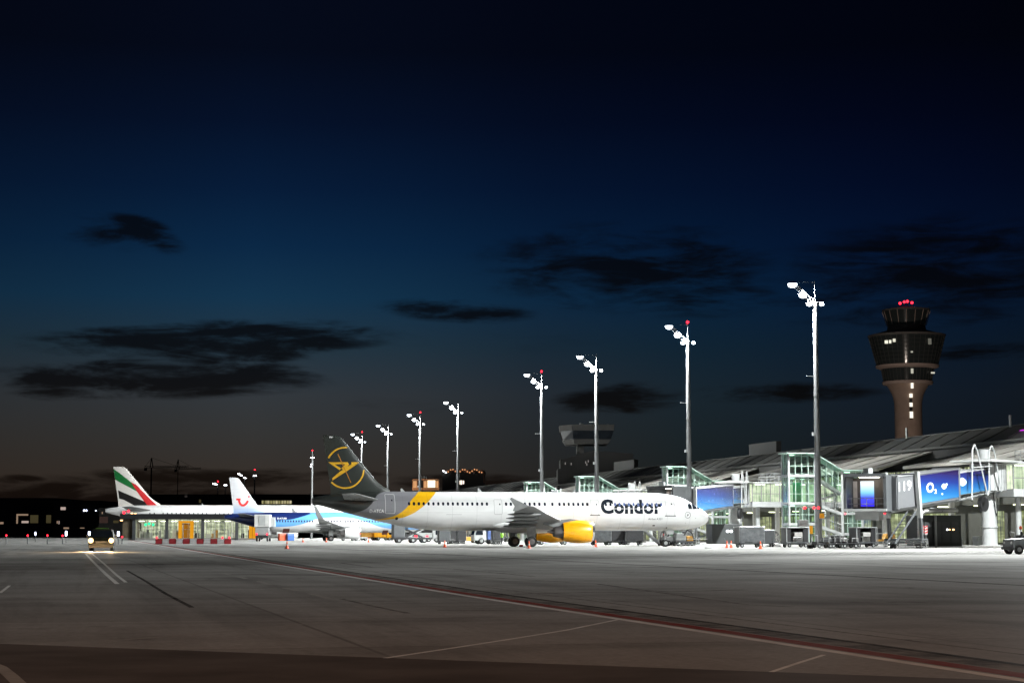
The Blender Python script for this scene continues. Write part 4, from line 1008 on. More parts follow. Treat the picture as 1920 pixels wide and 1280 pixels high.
# walkways from the bridges to the pier
def walkway(label, a, p0, p1):
    q = P(a, p0); t = thing('glazed_walkway', label, 'walkway', q, U0, 'glazed walkways to the pier')
    L = p1 - p0; z0, z1 = 5.1, 8.35
    m = M(); m.box(0, -1.9, z0, L, 1.9, z0 + .75); m.box(-.3, -2.3, z1, L, 2.3, z1 + .22)
    for k in range(int(L / 7) + 1): m.tube((1.5 + 7 * k, 0, 0), (1.5 + 7 * k, 0, z0), .3, n=12)
    m.build('deck', mat('walkway_panels', (.46, .47, .47), .5, var=.08), t, bevel=.02)
    m = M()
    n_ = int(L / 1.25)
    for k in range(n_ + 1): x = L * k / n_; m.box(x - .05, -1.95, z0 + .75, x + .05, -1.85, z1)
    m.box(0, -1.94, z0 + 1.8, L, -1.88, z0 + 1.88); fr = m.build('window_frame', G_METAL, t)
    m = M(); m.face([(0, -1.86, z0 + .75), (L, -1.86, z0 + .75), (L, -1.86, z1), (0, -1.86, z1)]); m.build('pane', CGL, fr)
    m = M(); m.face([(0, 1.8, z0 + .75), (L, 1.8, z0 + .75), (L, 1.8, z1), (0, 1.8, z1)]); m.build('inner_wall', L_GREEN, t)
    m = M()
    for k in range(int(L / 3)): m.box(1 + 3 * k, -.6, z1 - .12, 2.4 + 3 * k, -.4, z1 - .06)
    m.build('ceiling_lamp', E_TUBE, t)
    m = M()                                             # roof railing
    for yy in (-2.2, 2.2):
        for z in (.45, .85, 1.25): m.tube((2.5, yy, z1 + .2 + z), (min(L, 10), yy, z1 + .2 + z), .04, n=6)
        for k in range(13): x = 2.5 + (min(L, 10) - 2.5) * k / 12; m.tube((x, yy, z1 + .2), (x, yy, z1 + 1.45), .035, n=6)
    for k in range(5): m.tube((2.5, -2.2 + 1.1 * k, z1 + .2), (2.5, -2.2 + 1.1 * k, z1 + 1.45), .035, n=6)
    m.build('roof_railing', W_METAL, t)
    return t
WK = walkway('glazed walkway beside the tallest mast, white railing on its roof', 246.5, 93.3, 112)
WK0 = copy_tree(WK, P(171.8, 92.5), U0, 'glazed walkway at the right edge behind the round column')
for i, lab in ((2, 'glazed walkway with roof railing above the nose lettering of the airliner'), (3, 'far glazed walkway between the two small stair towers'), (4, 'farthest glazed walkway behind the airliner cabin')):
    copy_tree(WK, P(MA[i] + 30.6, 93.3), U0, lab)

# ------------------------------------------------------------------ pier building
tb = thing('pier_building', 'long terminal pier with sheet metal roofs and glazed lit concourse', 'building', P(0, 112), U0)
A0, A1 = 130, 800
m = M(); m.box(1.5, A0, 0, 14, A1, 5.0); m.box(.6, A0, 5.0, 14, A1, 6.0); m.build('lower_wall', mat('undercroft_wall', (.10, .10, .085), .8, var=.25, scale=.2), tb)
for k in range(int((A1 - A0) / 10)): m = M(); m.box(-1.2, A0 + 10 * k, 0, -.6, A0 + 10 * k + .6, 9.8); m.build('pillar', LCONC, tb)
m = M()
gaps = [235, 303, 371, 439, 507, 575, 643]; segs = []; a = A0
for g_ in gaps: segs.append((a, g_ - 4)); a = g_ + 4
segs.append((a, A1))
for s0, s1 in segs:
    sl = 5
    m.loft([[(-2.2, s0, 10.35), (8.3, s0 + sl, 13.05), (8.3, s0 + sl, 12.85), (-2.2, s0, 10.1)], [(-2.2, s1, 10.35), (8.3, s1 - sl, 13.05), (8.3, s1 - sl, 12.85), (-2.2, s1, 10.1)]])
    k = s0 + 5
    while k < s1 - 2:
        m.loft([[(-2.2, k, 10.45), (-2.2, k + .12, 10.45), (-2.2, k + .12, 10.3), (-2.2, k, 10.3)], [(8.3, k + (2 if k < (s0 + s1) / 2 else -2), 13.17), (8.3, k + .12 + (2 if k < (s0 + s1) / 2 else -2), 13.17), (8.3, k + .12 + (2 if k < (s0 + s1) / 2 else -2), 13.0), (8.3, k + (2 if k < (s0 + s1) / 2 else -2), 13.0)]]); k += 7.6
    m.box(-2.45, s0, 10.0, -2.2, s1, 10.42)
m.build('lower_roof', ROOFM, tb)
m = M(); m.loft([[(8.3, A0, 13.6), (14, A0, 16.0), (26, A0, 16.0), (26, A0, 13.3)], [(8.3, A1, 13.6), (14, A1, 16.0), (26, A1, 16.0), (26, A1, 13.3)]]); m.box(7.9, A0, 13.3, 8.3, A1, 13.62); m.box(13.85, A0, 16.0, 14.1, A1, 16.12)
k = A0
while k < A1: m.loft([[(8.3, k, 13.72), (8.3, k + .15, 13.72), (8.3, k + .15, 13.5), (8.3, k, 13.5)], [(14, k + 2, 16.12), (14, k + 2.15, 16.12), (14, k + 2.15, 15.9), (14, k + 2, 15.9)]]); k += 6.2
m.build('upper_roof', ROOFD, tb)
m = M(); m.box(8.2, A0, 10, 9.5, A1, 13.3); m.box(1.0, A0, 9.9, 13, A1, 10.05); m.build('clerestory_wall', mat('dark_soffit', (.045, .045, .042), .7), tb)
for k in range(62):
    y = A0 + 10 * k
    m = M(); m.box(.9, y + .8, 6.0, 1.0, y + 9.8, 9.9); pn = m.build('window', L_CONC, tb)
    if k < 40:
        m = M()
        for j in range(7): m.box(.78, y + .8 + 1.5 * j, 6.0, .9, y + .88 + 1.5 * j, 9.9)
        m.box(.78, y + .8, 7.9, .9, y + 9.8, 7.98); m.build('window_frame', G_METAL, pn)
for k in range(30):
    y = A0 + 3 + 13 * k
    m = M(); m.box(1.4, y, .3, 1.5, y + (9 if k % 3 else 5), 4.2); m.build('ground_window', L_YG, tb)
m = M()
for k in range(60): m.box(-.4, A0 + 5 + 10 * k, 4.85, 1.4, A0 + 5.2 + 10 * k, 4.95)
m.build('undercroft_lamp', emat('yellowish_tube', (.9, .95, .55), 6), tb)
for y0, y1, x0, x1, z in ((323, 337, 16, 17, 18.4), (411, 427, 16, 17, 18.4)):
    m = M(); m.box(x0, y0, 15.9, x1, y1, z); m.build('roof_plant_room', mat('plant_room_panels', (.04, .04, .038), .7), tb)
for y in (230, 262, 640): m = M(); m.tube((13, y, 15.8), (13, y, 17.4), .18, n=10); m.build('chimney', W_METAL, tb)
m = M(); q = at(1835, 808.5, 240); lq = Matrix.Rotation(-U0, 3, 'Z') @ (q - P(0, 112)); m.box(11.2, lq.y - 5, 14.95, 11.5, lq.y + 5, 15.05); m.build('magenta_reflection', emat('magenta_reflection_glow', (.75, .05, .9), 1.2), tb)  # glowing strip stands in for a lamp's magenta reflection on the roof
tower_link = M()

# ------------------------------------------------------------------ control tower
TY = 771.0; q = gat(1708, TY); zt = lambda py: at(1708, py, TY).z; rw = lambda w: w / 3518 * TY / 2
ct = thing('control_tower', 'tall round airport control tower with glazed decks and a lit stair slot', 'tower', q, 0)
m = M(); m.lathe([(0, rw(52)), (zt(770), rw(51)), (zt(755), rw(52)), (zt(742), rw(57)), (zt(732), rw(66)), (zt(722), rw(78)), (zt(718), rw(90)), (zt(716.5), rw(92))], 'z', n=48); m.build('shaft', BROWNC, ct, smooth=True)
def deck(nm, prof, mt, n=48): m = M(); m.lathe([(zt(y), rw(w_)) for y, w_ in prof], 'z', n=n); return m.build(nm, mt, ct, smooth=True)
DK = litmat('tower_deck_glass', (.002, .003, .003), (.010, .013, .012), (.07, .075, .05), .28, .08, .12, .76)
ring_m = mat('tower_ring', (.42, .33, .29), .7)
deck('lower_deck', ((716, 88), (692, 97)), DK); deck('deck_ring', ((721, 92), (718, 95), (715.5, 95), (715, 88)), ring_m)
deck('deck_ring', ((692, 104), (689, 117), (685.5, 119), (685, 104)), ring_m)
deck('middle_deck', ((685, 113), (633, 141)), DK); deck('deck_ring', ((633, 143), (629, 146), (626, 118), (621, 84)), mat('tower_dark_ring', (.09, .085, .08), .7))
deck('cab_base', ((621, 74), (611, 70)), MATS['tower_dark_ring']); deck('cab_glass', ((611, 72), (584, 88)), DK, 16)
deck('cab_roof', ((584, 90), (581, 92), (578, 60), (577, 30)), MATS['tower_dark_ring'], 16)
m = M()
for k in range(40):
    t_ = 2 * math.pi * k / 40; c, s = math.cos(t_), math.sin(t_)
    m.tube((c * rw(114), s * rw(114), zt(685)), (c * rw(142), s * rw(142), zt(633)), .09, n=5)
    m.tube((c * rw(89), s * rw(89), zt(716)), (c * rw(98), s * rw(98), zt(692)), .09, n=5)
for j in range(7):
    f = j / 7; z = zt(685) + (zt(633) - zt(685)) * f; r = rw(114 + 28 * f) + .05
    pts = [(math.cos(2 * math.pi * k / 36) * r, math.sin(2 * math.pi * k / 36) * r, z) for k in range(37)]; m.path(pts, .07, 5)
m.build('mullion_grid', mat('dark_mullion', (.07, .07, .065), .6), ct)
m = M()
for k in range(16): t_ = 2 * math.pi * (k + .5) / 16; c, s = math.cos(t_), math.sin(t_); m.tube((c * rw(73), s * rw(73), zt(611)), (c * rw(89), s * rw(89), zt(584)), .14, n=6)
m.build('cab_post', ring_m, ct)
def tface(px, py0, py1, rr):                       # point on the camera side of the tower at radius rr
    x = at(px, 700, TY).x - q.x; return x, -math.sqrt(max(.1, rr * rr - x * x))
for px0, px1, y0, y1, rr in ((1698.5, 1703, 719, 731, 84), (1698, 1703.5, 740, 747, 60), (1698.5, 1704, 756.5, 764, 52), (1698.5, 1704.5, 773, 785, 52)):
    x0, yy = tface(px0, 0, 0, rw(rr)); x1, _ = tface(px1, 0, 0, rw(rr)); m = M(); m.box(x0, yy - .35, zt(y1), x1, yy + .2, zt(y0)); m.build('lit_stair_window', emat('pale_warm_window', (1, .93, .78), 1.3), ct)
m = M(); x0, yy = tface(1698.5, 0, 0, rw(53)); x1, _ = tface(1703.5, 0, 0, rw(53)); m.box(x0, yy - .2, zt(787), x1, yy + .2, zt(733)); m.build('stair_slot', BLACK, ct)
for px0, px1, y0, y1, rr, e in ((1650, 1656, 643, 649, 138, 1), (1657, 1661, 643, 649, 138, 1), (1663, 1668, 641, 647, 138, .8), (1697.5, 1702, 695, 704, 96, .5), (1695, 1699, 664, 667, 124, .4), (1738, 1745, 700, 703, 98, .6), (1727, 1733, 641, 652, 138, .12)):
    x0, yy = tface(px0, 0, 0, rw(rr)); x1, _ = tface(px1, 0, 0, rw(rr)); yy2 = min(tface((px0 + px1) / 2, 0, 0, rw(rr))[1], yy)
    m = M(); m.box(x0, yy2 - .5, zt(y1), x1, yy2 - .3, zt(y0)); m.build('lit_window', litmat('tower_window_%d' % int(e * 100), (.2, .2, .1), (.8, .75, .5), (1, .97, .8), e, .6, .6, .4), ct)
for dx, y in ((-11, 568.5), (-3, 566), (3, 565), (11.5, 567.5)):
    m = M(); m.lathe(ball(.55), 'z', (dx / 3518 * TY, 0, zt(y)), 14); m.build('warning_lamp', E_RED, ct, smooth=True)
m = M()
for dx in (-11, -3, 3, 11.5): m.tube((dx / 3518 * TY, 0, zt(578)), (dx / 3518 * TY, 0, zt(567)), .15, n=6)
m.build('antenna_mast', D_METAL, ct)

# ------------------------------------------------------------------ low apron tower
AY = 470.0; q = gat(1095, AY); za = lambda py: at(1095, py, AY).z; xa = lambda px: at(px, 850, AY).x - q.x
ap = thing('apron_tower', 'low dark apron control cab on a stem above the pier roof', 'tower', q, 0)
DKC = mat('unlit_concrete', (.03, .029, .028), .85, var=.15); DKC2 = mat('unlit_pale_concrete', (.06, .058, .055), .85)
def cabring(y, x0, x1, d0, d1): return [(xa(x0), d1, za(y)), (xa(x0) + (xa(1070) - xa(x0)), d0, za(y)), (xa(x1), d0 + 1, za(y)), (xa(x1), d1, za(y))]
def cring(y, ins):    # five-sided cab, chamfered on the left
    xl, xm, xr = xa(1049) + ins, xa(1071) + ins * .4, xa(1150) - ins
    return [(xl, -1 + 0, za(y)), (xm, -6 + ins * .5, za(y)), (xr, -6 + ins * .5, za(y)), (xr, 6, za(y)), (xl, 6, za(y))]
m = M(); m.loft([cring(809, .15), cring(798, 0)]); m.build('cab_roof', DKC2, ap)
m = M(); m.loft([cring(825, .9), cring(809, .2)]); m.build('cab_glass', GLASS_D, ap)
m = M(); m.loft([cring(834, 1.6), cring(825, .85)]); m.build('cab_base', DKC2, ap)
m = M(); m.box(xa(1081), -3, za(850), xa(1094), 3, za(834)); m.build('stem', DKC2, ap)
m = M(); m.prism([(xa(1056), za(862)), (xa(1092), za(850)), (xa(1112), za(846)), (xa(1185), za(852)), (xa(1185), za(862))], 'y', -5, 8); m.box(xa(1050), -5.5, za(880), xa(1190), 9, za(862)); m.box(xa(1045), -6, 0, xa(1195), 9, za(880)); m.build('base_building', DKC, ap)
for px, y in ((1058, 868), (1069, 869), (1096, 866), (1100.5, 864), (1098, 870)):
    m = M(); m.box(xa(px), -6.05, za(y + 4), xa(px + 1), -5.9, za(y)); m.build('lit_slit', emat('slit_lamp', (.8, .75, .7), .5), ap)
m = M(); m.tube((xa(1090), 0, za(798)), (xa(1090), 0, za(793)), .5, n=8).tube((xa(1140), 0, za(798)), (xa(1140), 0, za(795)), .3, n=8); m.build('roof_dome', D_METAL, ap)

# ------------------------------------------------------------------ far buildings
def bld(name, label, px0, px1, ytop, Yd, depth=30, mt=None, group=None):
    z = at(px0, ytop, Yd).z; c = gat((px0 + px1) / 2, Yd); wd = (px1 - px0) / 3518 * Yd
    t = thing(name, label, 'building', c, 0, group); m = M(); m.box(-wd / 2, 0, 0, wd / 2, depth, z)
    w_ = m.build('wall', mt or mat('night_facade', (.05, .048, .045), .85, var=.3, scale=.08), t)
    m = M(); m.box(-wd / 2 - .3, -.3, z, wd / 2 + .3, depth + .3, z + .5); m.build('parapet', mat('night_parapet', (.06, .058, .055), .8), t)
    return t, (lambda px: at(px, 1000, Yd).x - c.x), (lambda py: at(px0, py, Yd).z)
def lit(t, X_, Z_, px0, px1, y0, y1, mt, nm='window', dy=0):
    m = M(); m.box(X_(px0), -.12 - dy, Z_(y1), X_(px1), -.02 - dy, Z_(y0)); return m.build(nm, mt, t)
DIMW = emat('dim_warm_window', (.9, .62, .42), .3); DIMY = emat('dim_yellow_window', (.4, .33, .15), .12); PINKW = emat('pale_pink_window', (1, .78, .68), .45)
DIMP = emat('very_dim_panel', (.5, .42, .38), .05)
b_, X_, Z_ = bld('hangar', 'long dark hangar with a few lit openings at the far left', -60, 100, 935, 900, 60)
for r_ in ((56, 71, 965, 980, DIMY), (86, 95, 965, 980, DIMY), (30, 33, 963, 981, DIMW), (30, 52, 963, 966, DIMW), (40, 53, 976, 980, PINKW), (-2, 6, 978, 982, DIMW)): lit(b_, X_, Z_, *r_)
b_, X_, Z_ = bld('office_block', 'dark building with one bright pale window at the far left', 100, 185, 940, 850, 40)
for r_ in ((112.5, 122, 950, 955.5, PINKW), (155.5, 158, 955, 958, E_BLUEW), (160, 162, 955, 958, E_BLUEW), (178, 179.5, 956, 957.5, E_BLUEW), (106, 108, 976, 981, DIMW), (109.5, 111, 976, 982, PINKW), (119, 129, 988, 991, DIMW), (150, 158, 988.5, 990, DIMW)): lit(b_, X_, Z_, *r_)
b_, X_, Z_ = bld('office_block', 'dark building behind the glazed pavilion with a faint pink wall', 185, 260, 955, 700, 30)
for r_ in ((186, 202, 968, 980, emat('faint_pink_wall', (.6, .36, .3), .06)), (204, 207, 960, 962, E_WARM), (190, 192, 959, 963, DIMW), (225, 234, 974, 976, E_WARM), (212, 222, 975, 980, DIMY)): lit(b_, X_, Z_, *r_)
b_, X_, Z_ = bld('terminal_wing', 'dark far terminal wing with a row of yellowish windows right of the white fin', 255, 640, 928, 900, 60)
for k in range(11): lit(b_, X_, Z_, 490 + k * 5.2, 494 + k * 5.2, 938, 944, litmat('far_lit_windows', (.05, .05, .02), (.5, .45, .2), (.9, .8, .5), .6, .1, .2, .5))
lit(b_, X_, Z_, 372, 376, 936, 942, DIMY); lit(b_, X_, Z_, 345, 350, 925, 932, DIMP)
b_, X_, Z_ = bld('terminal_wing', 'low dark terminal building behind the airliner with the dark tail', 640, 960, 925, 620, 40)
b_, X_, Z_ = bld('terminal_block', 'dark block with a string of small orange lamps along its roof', 829, 907, 884, 640, 30)
for k in range(17):
    x = 831 + k * 4.5; y = 882.5 + 3 * math.sin(k * 1.3)
    m = M(); m.lathe([(-.24, .08), (-.12, .22), (.12, .22), (.24, .08)], 'z', (X_(x), -.5, Z_(y)), 8); m.build('roof_lamp', emat('orange_string_lamp', (1, .45, .2), .9) if k > 1 else E_WHITE, b_)
m = M()
for k in range(16): m.bar((X_(831 + k * 4.5), -.4, Z_(886 if k % 2 else 881)), (X_(835.5 + k * 4.5), -.4, Z_(881 if k % 2 else 886)), .25, .25)
m.bar((X_(830), -.4, Z_(881)), (X_(906), -.4, Z_(880.5)), .2, .2); m.bar((X_(906.5), -.4, Z_(884)), (X_(907.5), -.4, Z_(905)), .35, .35)
m.build('roof_truss', mat('rust_brown_steel', (.30, .12, .06), .6), b_)
for r_ in ((859.5, 862, 900.5, 907.5), (862.8, 866, 900, 908), (867, 870, 900.5, 907)): lit(b_, X_, Z_, *r_, emat('bright_pinkish_window', (1, .85, .72), 1.4))
# orange lit cabin on a stem
CY = 560.0; c = gat(797, CY); t = thing('lit_cabin', 'small orange lit glass cabin by the mast left of the dark block', 'building', c, 0); xx = lambda px: at(px, 900, CY).x - c.x; zz = lambda py: at(797, py, CY).z
m = M(); m.box(xx(776), 0, 0, xx(822), 8, zz(917)); m.build('wall', DKC, t)
BRO = mat('brown_orange_steel', (.40, .14, .04), .6)
m = M()
for px in (774, 782, 794, 801, 817, 822.5): m.box(xx(px) - .12, -.15, zz(918), xx(px) + .12, .05, zz(899))
m.box(xx(774), -.15, zz(899.5), xx(822.5), 5, zz(897.5)); m.box(xx(774), -.2, zz(918.5), xx(822.5), 5, zz(914)); m.build('cabin_frame', BRO, t)
m = M(); m.box(xx(801.5), -.05, zz(913.5), xx(816.5), 0, zz(900)); m.build('window', emat('bright_cabin_window', (1, .88, .62), 1.7), t)
for a_, b_ in ((774.5, 781.5), (794, 800.5), (817.5, 822)): m = M(); m.box(xx(a_), -.05, zz(914), xx(b_), 0, zz(901)); m.build('window', emat('orange_cabin_window', (1, .5, .22), .7), t)
m = M()
for px in (791, 795, 799): m.tube((xx(px), 1, zz(899)), (xx(px), 1, zz(892)), .15, n=6)
m.build('rooftop_pipe', W_METAL, t)
# cranes
for px, Yd, yt, x0, x1, lab in ((281.5, 1500, 858, 268, 352, 'dark tower crane beyond the striped fin, long jib to the right'), (331.5, 1700, 861, 325, 375, 'second smaller tower crane right of the first')):
    c = gat(px, Yd); t = thing('tower_crane', lab, 'crane', c, 0, 'tower cranes'); s_ = Yd / 3518; zt_ = lambda py: at(px, py, Yd).z; zj = zt_(yt + 19); CR = mat('crane_steel', (.03, .025, .02), .8)
    m = M(); m.box(-.5, -.5, 0, .5, .5, zj) if px < 300 else m.box(-.3, -.3, 0, .3, .3, zj); m.path([(-1.2, 0, zj), (0, 0, zt_(yt)), (1.2, 0, zj)], .4, 5); m.build('tower', CR, t)
    m = M(); ja, jb = (x0 - px) * s_, (x1 - px) * s_
    m.path([(ja, 0, zj), (jb, 0, zj + 1)], .2, 5).path([(ja, 0, zj + 1.6), (jb, 0, zj + 1.8)], .14, 5).path([(ja, 0, zj), (0, 0, zt_(yt)), (jb * .7, 0, zj + 1.5)], .14, 4)
    k = ja
    while k < jb - 2: m.path([(k, 0, zj), (k + 1, 0, zj + 1.6), (k + 2, 0, zj)], .14, 4); k += 2
    m.box(ja, -.6, zj - 2.2, ja + 2.2, .6, zj); m.build('jib', CR, t)
# ------------------------------------------------------------------ glazed pavilion on the left
VY = 430.0; c = gat(355, VY); xv = lambda px: (at(px, 1000, VY).x - c.x) / CT; zv = lambda py: at(355, py, VY).z
pv = thing('bus_gate_pavilion', 'low glazed pavilion with dark flat roof and bright interior with orange portals', 'building', c, U0 * .35)
m = M(); m.box(xv(232), -2.5, zv(973), xv(476), 16, zv(963)); m.build('roof', mat('dark_roof_fascia', (.02, .021, .023), .4), pv, bevel=.1)
m = M(); m.box(xv(236), -.3, 0, xv(476), 16, .5); m.build('plinth', CONC, pv)
m = M(); m.box(xv(258), 12, .5, xv(476), 12.3, zv(973)); m.build('back_wall', L_PAV, pv)
for x0, x1 in ((235, 246), (246.5, 254)): m = M(); m.box(xv(x0), -.2, 0, xv(x1), 14, zv(973)); m.build('side_wall', mat('brown_timber_wall', (.14, .11, .07), .7, var=.3), pv)
m = M()
for k in range(28): x = xv(254) + (xv(476) - xv(254)) * k / 27; m.box(x - .05, -.12, .5, x + .05, 0, zv(973))
for z in (2.4, 4.0): m.box(xv(254), -.1, z, xv(476), -.02, z + .07)
fr = m.build('window_frame', G_METAL, pv)
m = M(); m.face([(xv(254), -.01, .5), (xv(476), -.01, .5), (xv(476), -.01, zv(973)), (xv(254), -.01, zv(973))]); m.build('pane', CGL, fr)
for px in (256, 315, 379.5, 441): m = M(); m.box(xv(px) - .35, -1.2, 0, xv(px) + .35, -.5, zv(973)); m.build('pillar', D_METAL, pv)
OP = emat('orange_portal_light', (1, .42, .02), .75); OPD = emat('deep_orange_panel', (1, .36, .01), .5)
for x0, x1 in ((335.5, 362), (463, 475)):
    m = M(); m.box(xv(x0), -.6, .4, xv(x0) + .7, 1.5, zv(976)); m.box(xv(x1) - .7, -.6, .4, xv(x1), 1.5, zv(976)); m.box(xv(x0) + .7, -.6, zv(980), xv(x1) - .7, 1.5, zv(976)); po = m.build('portal', OP, pv)
    m = M(); m.box(xv(x0) + .9, .3, .4, xv(x1) - .9, .5, 3.6); m.build('door', OPD, po)
    m = M(); m.box((xv(x0) + xv(x1)) / 2 - .06, .1, .4, (xv(x0) + xv(x1)) / 2 + .06, .28, 3.6); m.box(xv(x0) + .7, .1, 3.6, xv(x1) - .7, .28, 3.8); m.build('door_frame', BRO, po)
for k in range(11): m = M(); m.box(xv(262 + 19.5 * k), 2, zv(974.5) - .3, xv(272 + 19.5 * k), 2.4, zv(974.5) - .18); m.build('ceiling_lamp', E_TUBE, pv)
for px in (255.8, 368, 430): m = M(); m.tube((xv(px), 3, .5), (xv(px), 3, 5), .16, n=8); m.bar((xv(px), 3, 4.8), (xv(px) + 1.6, 3, 3.6), .1, .1); m.build('column', W_METAL, pv)
rr = random.Random(5)
for k in range(26):
    x = rr.uniform(xv(262), xv(474)); h = rr.uniform(.9, 1.9); m = M(); m.box(x, 4, .5, x + rr.uniform(.5, 1.6), 4.6, .5 + h); m.build('counter', [W_METAL, LCONC, M_METAL, OCHRE, BLACK][k % 5], pv)
for px, py in ((273, 983), (279, 981), (286, 983)): m = M(); m.box(xv(px), 1, zv(py) - .3, xv(px) + .6, 1.1, zv(py) + .3); m.build('exit_sign', emat('green_sign_light', (.05, 1, .4), 2), pv)
for px, py, e in ((237.5, 960.5, 1), (245.5, 958, 1), (252, 963.5, 2), (258, 964, 2)): m = M(); m.lathe(ball(.32), 'z', (xv(px), -1, zv(py)), 8); m.build('roof_lamp', E_RED if e == 1 else E_WARM, pv)
ld = bpy.data.lights.new('ceiling_glow', 'AREA'); ld.shape = 'RECTANGLE'; ld.size = 26; ld.size_y = 9; ld.energy = 2600; ld.color = (1, .95, .75)
lo = bpy.data.objects.new('ceiling_glow', ld); COL.objects.link(lo); lo.parent = pv; lo.location = ((xv(254) + xv(476)) / 2, 5, zv(973) - .4)

# ------------------------------------------------------------------ small vehicles and ground equipment
def wheels(t, pts, r=.3, wd=.22, hub=G_METAL):
    for x, y in pts:
        m = M(); m.lathe([(-wd / 2, r * .5), (-wd / 2, r * .88), (-wd * .3, r), (wd * .3, r), (wd / 2, r * .88), (wd / 2, r * .5)], 'y', (x, y, r), 18); w_ = m.build('wheel', RUBBER, t, smooth=True)
        m = M(); m.lathe([(-wd / 2 - .01, r * .5), (wd / 2 + .01, r * .5)], 'y', (x, y, r), 12); m.build('hub', hub, w_)
def baggage_cart(label, loc, rz, kind='open', w_=2.7, h=2.0, group='baggage carts by the pier'):
    t = thing('baggage_cart', label, 'baggage cart', loc, rz, group); d = 1.5
    m = M(); m.box(-w_ / 2, -d / 2, .42, w_ / 2, d / 2, .54); m.box(-w_ / 2 + .1, -.4, .3, w_ / 2 - .1, .4, .42); m.tube((-w_ / 2, 0, .42), (-w_ / 2 - 1.1, 0, .38), .035); m.tube((-w_ / 2 - 1.1, 0, .38), (-w_ / 2 - 1.35, 0, .95), .03); m.build('chassis', D_METAL, t, bevel=.02)
    m = M(); m.box(-w_ / 2 - .06, -d / 2 - .06, h, w_ / 2 + .06, d / 2 + .06, h + .09); m.build('roof', W_METAL, t, bevel=.03)
    m = M()
    for x in (-w_ / 2 + .04, w_ / 2 - .04):
        for y in (-d / 2 + .04, d / 2 - .04): m.box(x - .035, y - .035, .54, x + .035, y + .035, h)
    m.build('post', W_METAL, t)
    for x in (-w_ / 2, w_ / 2 - .03): m = M(); m.box(x, -d / 2 + .03, .54, x + .03, d / 2 - .03, h); m.build('end_panel', D_METAL, t)
    if kind in ('tarp', 'dark'):
        m = M(); n = 12; g_ = [[None] * (n + 1) for _ in range(n + 1)]; rr = random.Random(3)
        for i in range(n + 1):
            for j in range(n + 1):
                x = -w_ / 2 + .06 + (w_ - .12) * i / n; z = .56 + (h - .58) * j / n; g_[i][j] = m.bm.verts.new((x, -d / 2 - .03 - .05 * abs(math.sin(i * 1.1 + j * .8)) - rr.random() * .03, z))
        for i in range(n):
            for j in range(n): m.bm.faces.new((g_[i][j], g_[i + 1][j], g_[i + 1][j + 1], g_[i][j + 1]))
        m.build('curtain', TARP if kind == 'tarp' else BLACK, t, smooth=True)
        m = M(); m.box(-w_ / 2 + .04, d / 2 - .06, .56, w_ / 2 - .04, d / 2 - .03, h); m.build('rear_curtain', BLACK, t)
    if kind == 'open':
        m = M(); m.box(-w_ / 2 + .04, d / 2 - .06, .56, w_ / 2 - .04, d / 2 - .03, h); m.box(-w_ / 2 + .08, -.7, .56, -w_ / 2 + .5, .6, h - .1); m.box(w_ / 2 - .6, -.7, .56, w_ / 2 - .1, .6, h - .1); m.build('curtain', BLACK, t)
        for i, (x, z, a_, b_) in enumerate(((-.45, .58, 1.1, .5), (-.3, 1.1, .9, .45))): m = M(); m.box(x, -.6, z, x + a_, .3, z + b_); m.build('parcel', (SILV, LCONC)[i % 2], t, bevel=.04)
    wheels(t, [(x, y) for x in (-w_ / 2 + .35, w_ / 2 - .35) for y in (-d / 2 + .12, d / 2 - .12)], .21, .14)
    return t
def tug(label, loc, rz, body, cab=True, group=None, s=1.0):
    t = thing('baggage_tug', label, 'tug', loc, rz, group)
    m = M(); m.prism([(-1.4 * s, .35), (1.5 * s, .35), (1.55 * s, .6), (1.5 * s, 1.0), (.5 * s, 1.1), (.2 * s, .95), (-1.4 * s, .95)], 'y', -.75, .75); m.build('body', body, t, bevel=.06)
    m = M(); m.box(-.75 * s, -.5, .95, -.3 * s, .5, 1.35); m.box(-.85 * s, -.5, .95, -.75 * s, .5, 1.65); m.build('seat', BLACK, t, bevel=.05)
    m = M(); m.tube((.35 * s, -.25, 1.0), (.05 * s, -.25, 1.35), .03); m.lathe([(-.015, .17), (.015, .17)], 'x', (.05 * s, -.25, 1.36), 14); m.build('steering_wheel', BLACK, t)
    if cab:
        m = M()
        for y in (-.68, .68): m.path([(.5 * s, y, 1.05), (.3 * s, y, 1.95), (-1.0 * s, y, 1.95), (-1.1 * s, y, .95)], .04)
        m.box(-1.1 * s, -.74, 1.95, .4 * s, .74, 2.03); m.build('cab', body, t)
        m = M(); m.face([(.49 * s, -.66, 1.1), (.49 * s, .66, 1.1), (.31 * s, .66, 1.92), (.31 * s, -.66, 1.92)]); m.build('windscreen', CGL, t)
    for y in (-.5, .5): m = M(); m.lathe([(0, .1), (.05, .08)], 'x', (1.53 * s, y, .78), 12); m.build('headlight', W_METAL, t)
    m = M(); m.box(-1.5 * s, -.75, .35, -1.4 * s, .75, .6); m.build('bumper', BLACK, t); m = M(); m.box(1.5 * s, -.78, .3, 1.62 * s, .78, .5); m.build('bumper', BLACK, t)
    wheels(t, [(x * s, y) for x in (-.95, 1.0) for y in (-.68, .68)], .32, .22)
    return t
